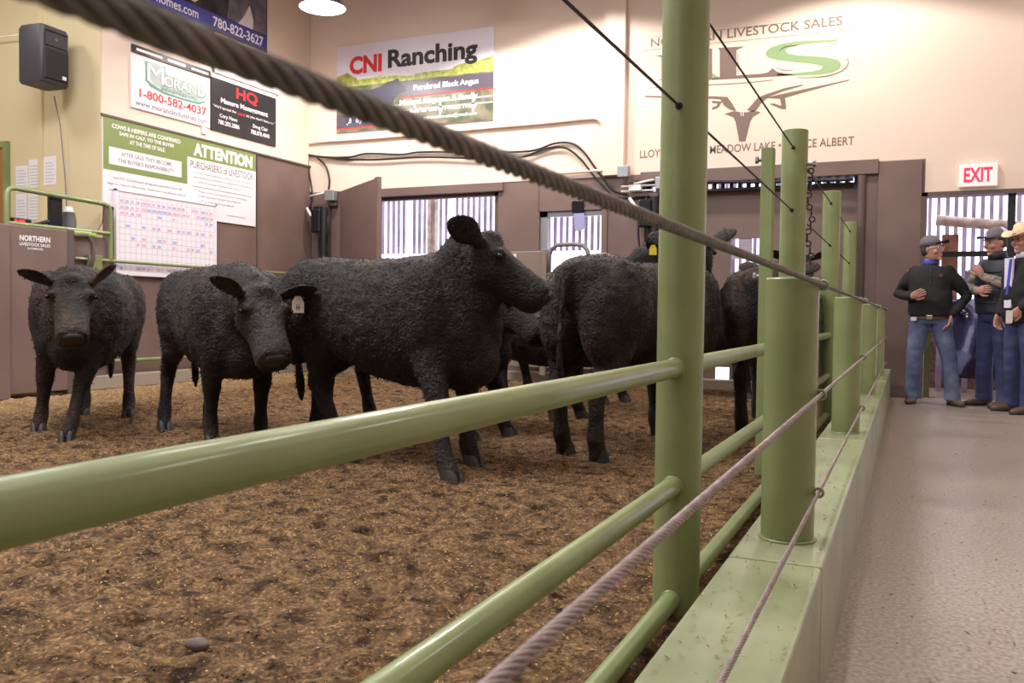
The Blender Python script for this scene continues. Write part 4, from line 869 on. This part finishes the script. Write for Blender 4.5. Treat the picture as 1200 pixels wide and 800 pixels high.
cow('black_steer', 'large black steer standing broadside in the centre with raised head', (-2.76, 4.42), (1.0, -.20), FUR[0],
    [(.08, -.02, 0), (.16, .0, 0), (-.05, .03, 0), (.14, -.02, 0)], None, 1.03, None, .0, seed=3, strands=20000, ear=(-.7, -.05), earback=(.9, 1.3), hs=1.06, fat=1.04, face=((-2.085, 4.25, 1.235), (-1.77, 4.34, .985)), feet_at=((-2.24, 4.45, 0), (-2.12, 3.97, 0), (-3.52, 4.72, 0), (-3.02, 4.36, 0)))
cow('black_steer', 'black steer behind the central one, its lowered head showing under the other neck', (-3.22, 5.52), (1.0, -.02), FUR[0],
    [(.22, 0, 0), (.08, 0, 0), (.1, 0, 0), (-.1, 0, 0)], None, 1.0, None, 0, seed=4, strands=9000, face=((-2.44, 5.45, 1.00), (-2.12, 5.25, .76)))
cow('black_steer', 'dark curly steer far behind, seen between the raised muzzle and the rear of another', (-2.95, 6.75), (1.0, .12), FUR[1],
    [(.05, 0, 0), (-.1, 0, 0), (.1, 0, 0), (-.1, 0, 0)], (.84, .0, 1.05, R_(6), R_(40), 0), 1.0, None, 0, seed=5, strands=7000)
cow('black_steer', 'dusty black steer seen from behind with a hanging tail, left of the tall front post', (-1.62, 5.72), (.27, .963), FUR[2],
    [(.05, 0, 0), (-.08, 0, 0), (.0, .02, 0), (-.12, .0, 0)], None, 1.06, None, .05, seed=6, strands=17000, ear=(.3, .4), fat=1.06, face=((-1.50, 6.62, 1.40), (-1.52, 7.0, 1.2)))
cow('black_steer', 'black steer with a yellow ear tag, looking out from behind the rear-facing one', (-3.05, 8.30), (.99, .08), FUR[0],
    [(.05, 0, 0), (-.1, 0, 0), (.1, 0, 0), (-.1, 0, 0)], None, 1.0, ('right', M['ytag']), 0, seed=7, strands=4000, earback=.8, ear=(.1, .15), face=((-2.26, 8.42, 1.50), (-1.90, 8.55, 1.30)))
cow('black_steer', 'black steer showing its rump between the tall front post and the nearest short post', (-.97, 7.18), (-.03, 1.0), FUR[1],
    [(.05, 0, 0), (-.1, 0, 0), (.1, 0, 0), (-.1, 0, 0)], (.80, .05, 1.20, R_(10), R_(30), 0), 1.06, None, 0, seed=8, strands=9000, fat=1.05)
cow('black_steer', 'farthest black steer, with an ear showing between the green posts', (-1.80, 9.72), (.95, -.28), FUR[0],
    [(.05, 0, 0), (-.1, 0, 0), (.1, 0, 0), (-.1, 0, 0)], None, .98, None, 0, seed=9, strands=3000, ear=(.25, .25), face=((-1.02, 9.27, 1.45), (-.92, 8.98, 1.12)))
# ---------------------------------------------------------------- people (local frame: x forward, y left, z up)
def limb(b, pts, rad, n=14): b.chain(pts, rad, None, n)
def hand(mb, wrist, dirv, palm_n, size=1.0, curl=.5, side=1, spread=.12, grip=0):
    """palm with four unequal bent fingers and a thumb leaving its side"""
    d = Vector(dirv).normalized(); n = Vector(palm_n); n = (n-d*n.dot(d)).normalized(); s = d.cross(n)*side; w = Vector(wrist)
    mb.chain([w-d*.02, w+d*.02, w+d*.055, w+d*.092], [(.024, .019), (.032, .017), (.040, .015), (.038, .012)], s, 12)
    for k, (o, L) in enumerate(((.030, .072), (.010, .082), (-.010, .076), (-.029, .060))):
        p0 = w+d*.088+s*o; a = curl*.5; pts = [p0-d*.01]; cur = p0; dd = (d+s*(o*spread*12)).normalized(); ang = 0
        for q, f in enumerate((.45, .32, .23)):
            ang += curl*(.55+.25*q)
            dv = (dd*math.cos(ang)+n*math.sin(ang)); cur = cur+dv*L*f; pts.append(cur)
        mb.chain(pts, [.0095, .009, .0085, .0075], s, 8)
    t0 = w+d*.03+s*.030; t1 = t0+d*.028+s*.024+n*.010; t2 = t1+d*.030+s*.008+n*.012; t3 = t2+d*.022+n*.008
    mb.chain([t0-s*.012, t1, t2, t3], [.014, .0125, .011, .009], n, 8)
def head_mesh(H, yaw, pitch, face=1.0):
    """H = centre of skull; local x forward"""
    b = MB(); f = V(math.cos(yaw)*math.cos(pitch), math.sin(yaw)*math.cos(pitch), -math.sin(pitch)); s = V(-math.sin(yaw), math.cos(yaw), 0); u = f.cross(s)
    P = lambda a, c, e: H+f*a+s*c+u*e
    b.loft([(P(-.005, 0, -.125), f*.035, s*.03), (P(.015, 0, -.11), f*.055, s*.048), (P(.012, 0, -.08), f*.078, s*.062), (P(.004, 0, -.04), f*.092, s*.070), (P(.0, 0, .0), f*.098, s*.075), (P(-.004, 0, .045), f*.098, s*.077),
            (P(-.008, 0, .085), f*.085, s*.068), (P(-.01, 0, .11), f*.055, s*.045), (P(-.01, 0, .122), f*.02, s*.018)], 20)
    b.chain([P(.088, 0, .02), P(.104, 0, -.008), P(.120, 0, -.030), P(.100, 0, -.042)], [(.010, .010), (.012, .012), (.017, .013), (.014, .008)], s, 10)
    b.ell(P(.092, 0, -.072), (.010, .024, .008)); b.ell(P(.089, 0, -.082), (.011, .020, .008)); b.ell(P(.075, 0, -.108), (.022, .024, .020)); b.ell(P(.086, 0, .030), (.014, .055, .010))
    for k in (1, -1):
        b.ell(P(.066, k*.042, -.035), (.030, .024, .026)); b.ell(P(-.005, k*.078, -.01), (.018, .008, .032)); b.ell(P(.078, k*.032, .008), (.014, .016, .011))
    return b, P, f, s, u
def person(label, loc, heading, height, pose):
    rz = math.atan2(heading[1], heading[0]); t = thing('person', label, 'person', (*loc, 0), rz); k = height/1.75; t.scale = (k,)*3
    g = pose; hip = V(*g.get('hip', (0, 0, .93)))
    lean = g.get('lean', 0)
    sh = {1: V(lean, .188, 1.385), -1: V(lean, -.188, 1.385)}
    body = MB()
    fat = g.get('fat', 1.0)
    def torso(b, e, z0=.90, z1=1.46):
        prof = [(.84, .155, .115, 0), (.92, .175, .13, 0), (1.0, .165*fat, .125*fat, .01), (1.08, .162*fat, .13*fat, .02), (1.18, .172, .125, .015), (1.28, .185, .122, .005), (1.35, .188, .110, 0), (1.40, .165, .09, 0), (1.44, .12, .072, 0), (1.47, .075, .06, 0)]
        b.loft([((xo+lean*(z-.9)/.5, 0, z), (wx+e, 0, 0), (0, wy+e, 0)) for z, wy, wx, xo in prof if z0 <= z <= z1], 24, 2.3)
    torso(body, -.012)
    H = V(lean+.03, 0, 1.615)+V(*g.get('head_off', (0, 0, 0))); body.chain([(lean, 0, 1.42), (lean+.01, 0, 1.50), H+V(-.015, 0, -.07)], [.075, .06, .058], None, 14)
    feet = {}
    for s in (1, -1):
        kn = V(*g['knee'][s]); an = V(*g['ankle'][s]); h0 = hip+V(0, s*.09, -.02)
        limb(body, [h0, (h0+kn)/2, kn, (kn+an)/2+V(-.02, 0, .03), an], [.085, .072, .052, .05, .036])
        el = V(*g['elbow'][s]); wr = V(*g['wrist'][s]); limb(body, [sh[s], (sh[s]+el)/2, el, (el+wr)/2, wr], [.046, .044, .038, .036, .027])
        feet[s] = an
    m = remeshed(body, .014, 3, .5)
    hb, P, f, s_, u = head_mesh(H, g['yaw'], g.get('pitch', 0)); hm = remeshed(hb, .0055, 4, .5); m.add(hm.v, hm.f)
    for s in (1, -1):
        if g['hand'].get(s):
            dv, pn, curl = g['hand'][s]; hmb = MB(); hand(hmb, g['wrist'][s], dv, pn, 1, curl, s); m.add(hmb.v, hmb.f)
    m.build('body', M['skin'], t, True)
    for k2 in (1, -1): MB().ell(P(.090, k2*.032, .008), (.009, .009, .008), 10, 6).build('eye', M['eye'], t, True)
    hr = MB(); hr.loft([(P(-.03, 0, -.055), f*.068, s_*.066), (P(-.028, 0, -.0), f*.082, s_*.083), (P(-.016, 0, .05), f*.100, s_*.085), (P(-.012, 0, .10), f*.075, s_*.062), (P(-.01, 0, .128), f*.03, s_*.02)], 18); hr.build('hair', M['hair'], t, True)
    # trousers
    j = MB(); torso(j, .012, .84, 1.0)
    for s in (1, -1):
        kn = V(*g['knee'][s]); an = V(*g['ankle'][s]); h0 = hip+V(0, s*.085, -.02)
        j.chain([h0, h0*.6+kn*.4, kn, kn*.5+an*.5, an*.85+kn*.15, an+V(-.0, 0, -.035)], [(.108, .112), (.098, .10), (.078, .080), (.074, .080), (.076, .082), (.080, .088)], (0, 1, 0), 16, False)
    jm = remeshed(j, .014, 3, .5); jv = []
    for v in jm.v:
        p = Vector(v); a = .008*noise.noise(V(p.x*6, p.y*6, p.z*16)); jv.append((p.x+a, p.y+a*.6, p.z))
    jm.v = jv; jm.build('jeans', g['jeans'], t, True)
    for s in (1, -1):
        an = feet[s]; fy = g.get('toe', {}).get(s, 0); c, sn = math.cos(fy), math.sin(fy); q = MB()
        Q = lambda a, w, z: V(an.x+a*c-w*sn, an.y+a*sn+w*c, z)
        r = lambda w: (V(-sn*w, c*w, 0))
        q.loft([(Q(-.07, 0, .045), r(.032), V(0, 0, .04)), (Q(-.04, 0, .06), r(.04), V(0, 0, .055)), (Q(.02, 0, .055), r(.043), V(0, 0, .052)), (Q(.09, 0, .038), r(.047), V(0, 0, .036)), (Q(.16, 0, .03), r(.042), V(0, 0, .028)), (Q(.205, 0, .024), r(.022), V(0, 0, .018))], 16, 2.5)
        q.chain([an+V(0, 0, .0), an+V(0, 0, .10)], [.045, .05], None, 12)
        q.build('boot', M['boot'], t, True)
        MB().loft([(Q(-.07, 0, .006), r(.034), V(0, 0, .006)), (Q(.02, 0, .006), r(.045), V(0, 0, .006)), (Q(.10, 0, .006), r(.05), V(0, 0, .006)), (Q(.20, 0, .006), r(.025), V(0, 0, .006))], 12, 3).build('sole', M['black'], t, True)
    # upper clothing
    def coat(name, mtl, sleeves=True, e=.022, hem=.90, wrinkle=.007):
        q = MB(); torso(q, e, hem, 1.46)
        q.chain([(lean, 0, 1.40), (lean+.0, 0, 1.475)], [.09, .066], None, 16)
        if sleeves:
            for s in (1, -1): el = V(*g['elbow'][s]); wr = V(*g['wrist'][s]); q.chain([sh[s]+V(0, -s*.035, .0), sh[s]*.5+el*.5+V(0, 0, -.01), el, el*.5+wr*.5, wr*.93+el*.07], [.072, .068, .059, .053, .044], None, 14)
        else:
            for s in (1, -1): q.ell(sh[s]+V(0, -s*.025, -.01), (.085, .07, .09))
        qm = remeshed(q, .013, 3, .5); vv = []
        for v in qm.v:
            p = Vector(v); a = wrinkle*noise.noise(V(p.x*9, p.y*9, p.z*13)); vv.append((p.x+a, p.y+a, p.z))
        qm.v = vv; return qm.build(name, mtl, t, True)
    g['dress'](t, g, coat, sh, H, P, f, s_, u, V, lean)
    return t
def baseball_cap(t, P, f, s, u, crown, brim, back=None, tilt=.02):
    MB().loft([(P(-.010, 0, .035), f*.110, s*.092), (P(-.010, 0, .075), f*.108, s*.090), (P(-.012, 0, .115), f*.090, s*.078), (P(-.014, 0, .142), f*.058, s*.05), (P(-.014, 0, .152), f*.02, s*.02)], 22).build('cap', crown, t, True)
    if back: MB().loft([(P(-.055, 0, .036), f*.070, s*.094), (P(-.056, 0, .08), f*.066, s*.091), (P(-.05, 0, .118), f*.054, s*.078), (P(-.036, 0, .146), f*.034, s*.045)], 20).build('mesh_back', back, t, True)
    q = MB(); vs = []; n = 14
    for i in range(n+1):
        a = -1.15+2.3*i/n
        vs.append(P(.06+.035*math.cos(a), .088*math.sin(a), .052)); vs.append(P(.085+.098*math.cos(a*.9), .088*math.sin(a), .052+.018*math.cos(a)-.012*abs(math.sin(a))))
    k = len(vs); vs += [v+u*.006 for v in vs]
    fs = []
    for i in range(n):
        a = 2*i; fs += [(a, a+1, a+3, a+2), (k+a, k+a+2, k+a+3, k+a+1), (a+1, k+a+1, k+a+3, a+3)]
    q.add(vs, fs).build('brim', brim, t)
    MB().ell(P(-.012, 0, .155), (.008, .008, .006), 8, 6).build('button', crown, t, True)
# man in the black jacket
def dress1(t, g, coat, sh, H, P, f, s, u, V, lean):
    coat('jacket', M['jacket'], True, .030, .92, .010)
    MB().chain([(lean-.01, 0, 1.46), (lean+.0, 0, 1.515)], [.082, .074], None, 18, False).build('collar', M['bluec'], t, True)
    MB().chain([(lean-.03, 0, 1.475), (lean-.03, 0, 1.52)], [.080, .066], None, 18, False).build('white_collar', M['shirt'], t, True)
    MB().tube([(.145+.02, .0, 1.42), (.162, 0, 1.2), (.165, 0, .95)], .004, 6).build('zip', M['black'], t, True)
    MB().box((.15, .075, 1.335), (.164, .12, 1.345)).box((.15, .09, 1.32), (.163, .11, 1.355)).build('chest_logo', mat('wine_emblem', (110, 50, 70), .6), t)
    MB().box((.145, -.03, .885), (.165, .03, .935)).build('belt_buckle', M['brass'], t, bevel=.008)
    MB().loft([((0, 0, .895), (.150, 0, 0), (0, .192, 0)), ((0, 0, .925), (.148, 0, 0), (0, .190, 0))], 24, 2.3).build('belt', M['boot'], t, 'auto')
    MB().box((.10, -.175, .87), (.135, -.12, .91)).build('phone_case', M['shirt'], t, bevel=.006)
    baseball_cap(t, P, f, s, u, M['cap'], M['capd'])
    q = MB()
    for k in (1, -1): q.torus(P(.105, k*.034, .010), f, .022, .0028, 16, 6); q.tube([P(.10, k*.055, .012), P(.03, k*.082, .012), P(-.01, k*.086, .0)], .003, 6)
    q.tube([P(.108, .012, .012), P(.110, 0, .014), P(.108, -.012, .012)], .003, 6); q.build('glasses', M['white'], t, True)
person('man in a black jacket and grey cap gesturing by the brown wall', (.20, 9.95), (-.06, -1), 1.71,
       dict(yaw=R_(62), pitch=R_(-6), knee={1: (.03, .19, .50), -1: (.03, -.14, .50)}, ankle={1: (.02, .235, .085), -1: (-.02, -.15, .085)}, toe={1: .5, -1: -.15}, fat=1.12,
            elbow={1: (-.04, .34, 1.13), -1: (-.06, -.31, 1.15)}, wrist={1: (.09, .20, .93), -1: (.20, -.17, 1.12)}, hand={-1: (V(.55, .55, .25), V(-.2, .6, .3), .35), 1: (V(.3, -.2, -.9), V(.2, -1, 0), .4)}, jeans=M['jeans'], dress=dress1))
def dress2(t, g, coat, sh, H, P, f, s, u, V, lean):
    q = MB()
    for k in (1, -1): el = V(*g['elbow'][k]); wr = V(*g['wrist'][k]); q.chain([sh[k]+V(0, -k*.03, 0), sh[k]*.5+el*.5, el, el*.5+wr*.5, wr*.93+el*.07], [.074, .066, .058, .052, .042], None, 14)
    qm = remeshed(q, .012, 3, .5); qm.build('shirt', M['camo'], t, True)
    coat('vest', M['vest'], False, .034, .92, .004)
    q = MB()
    for z in (1.02, 1.12, 1.22, 1.32): q.loft([((lean*(z-.9)/.5+.01, 0, z-.004), (.164, 0, 0), (0, .208, 0)), ((lean*(z-.9)/.5+.01, 0, z+.004), (.164, 0, 0), (0, .208, 0))], 28, 2.3)
    q.build('quilt_seams', M['black'], t, True)
    MB().chain([(lean, 0, 1.455), (lean+.01, 0, 1.53)], [.092, .080], None, 18, False).build('vest_collar', M['vest'], t, True)
    baseball_cap(t, P, f, s, u, M['cap'], M['cap'], M['capw'])
    MB().prism([(-.02, 0), (.02, 0), (.012, .03), (-.012, .03)], P(.1, 0, .07), s, u, f, .004).build('cap_badge', M['capw'], t)
person('man in a dark quilted vest, patterned sleeves and white-backed cap, arms crossed', (.80, 10.02), (-.80, -.60), 1.78,
       dict(yaw=R_(-4), pitch=R_(6), knee={1: (.02, .12, .50), -1: (.02, -.11, .50)}, ankle={1: (.0, .15, .085), -1: (.0, -.13, .085)}, toe={1: .1, -1: -.1},
            elbow={1: (.06, .30, 1.16), -1: (.08, -.28, 1.16)}, wrist={1: (.20, .03, 1.28), -1: (.24, .02, 1.14)}, hand={1: (V(.35, -.3, .8), V(-.4, -.8, 0), .9), -1: (V(.1, 1, .1), V(-.9, .1, 0), .6)}, jeans=M['jeans2'], dress=dress2))
def dress3(t, g, coat, sh, H, P, f, s, u, V, lean):
    coat('coat', M['jacket'], True, .036, .84, .008)
    FaceF = MB(); FaceF.prism([(-.045, .98), (.045, .98), (.055, 1.44), (-.055, 1.44)], (.158, 0, 0), (0, 1, 0), (0, 0, 1), (1, 0, 0), .018).build('shirt_front', M['shirt'], t)
    MB().prism([(-.02, 1.10), (.01, 1.10), (.05, 1.43), (.02, 1.43)], (.178, 0, 0), (0, 1, 0), (0, 0, 1), (1, 0, 0), .006).build('blue_scarf', M['bluec'], t)
    MB().chain([(lean, 0, 1.455), (lean+.01, 0, 1.51)], [.086, .074], None, 18, False).build('shirt_collar', M['shirt'], t, True)
    MB().loft([(P(-.006, 0, .045), f*.104, s*.086), (P(-.006, 0, .09), f*.102, s*.084), (P(-.006, 0, .14), f*.090, s*.068), (P(-.006, 0, .155), f*.070, s*.045), (P(-.006, 0, .145), f*.03, s*.012)], 22).build('hat_crown', M['hat'], t, True)
    MB().loft([(P(-.006, 0, .043), f*.106, s*.088), (P(-.006, 0, .060), f*.106, s*.088)], 22).build('hat_band', M['boot'], t, 'auto')
    q = MB(); n = 40; vs = []
    for i in range(n):
        a = 2*math.pi*i/n; ca, sa = math.cos(a), math.sin(a)
        vs += [P(-.006+.098*ca, .082*sa, .045), P(-.006+.155*ca, .135*sa, .040+.022*sa*sa), P(-.006+.200*ca, .165*sa, .034+.065*sa*sa)]
    fs = []
    for i in range(n):
        a = 3*i; b = 3*((i+1) % n); fs += [(a, a+1, b+1, b), (a+1, a+2, b+2, b+1)]
    o = q.add(vs, fs).build('hat_brim', M['hat'], t, True); sm = o.modifiers.new('s', 'SOLIDIFY'); sm.thickness = .006
t3 = person('man in a cream cowboy hat and dark coat at the right edge, holding papers', (.99, 9.50), (-.85, -.53), 1.76,
       dict(yaw=R_(6), pitch=R_(4), knee={1: (.02, .12, .50), -1: (.02, -.11, .50)}, ankle={1: (.02, .13, .085), -1: (-.02, -.14, .085)}, toe={1: .1, -1: -.15},
            elbow={1: (-.02, .30, 1.13), -1: (-.05, -.29, 1.14)}, wrist={1: (.16, .16, .98), -1: (.10, -.22, .92)}, hand={1: (V(.5, -.2, -.6), V(-.2, -.9, 0), .8), -1: (V(.2, .1, -.9), V(0, 1, 0), .5)}, jeans=M['jeans2'], dress=dress3))
tt = thing('sale_papers', 'folded white papers held by the man in the cowboy hat', 'paper', (.84, 9.24, .84), .5)
MB().box((-.028, -.004, 0), (.028, 0, .12)).build('sheet', M['paper'], tt); MB().box((-.024, -.008, .01), (.032, -.005, .11)).build('sheet', M['paper'], tt)
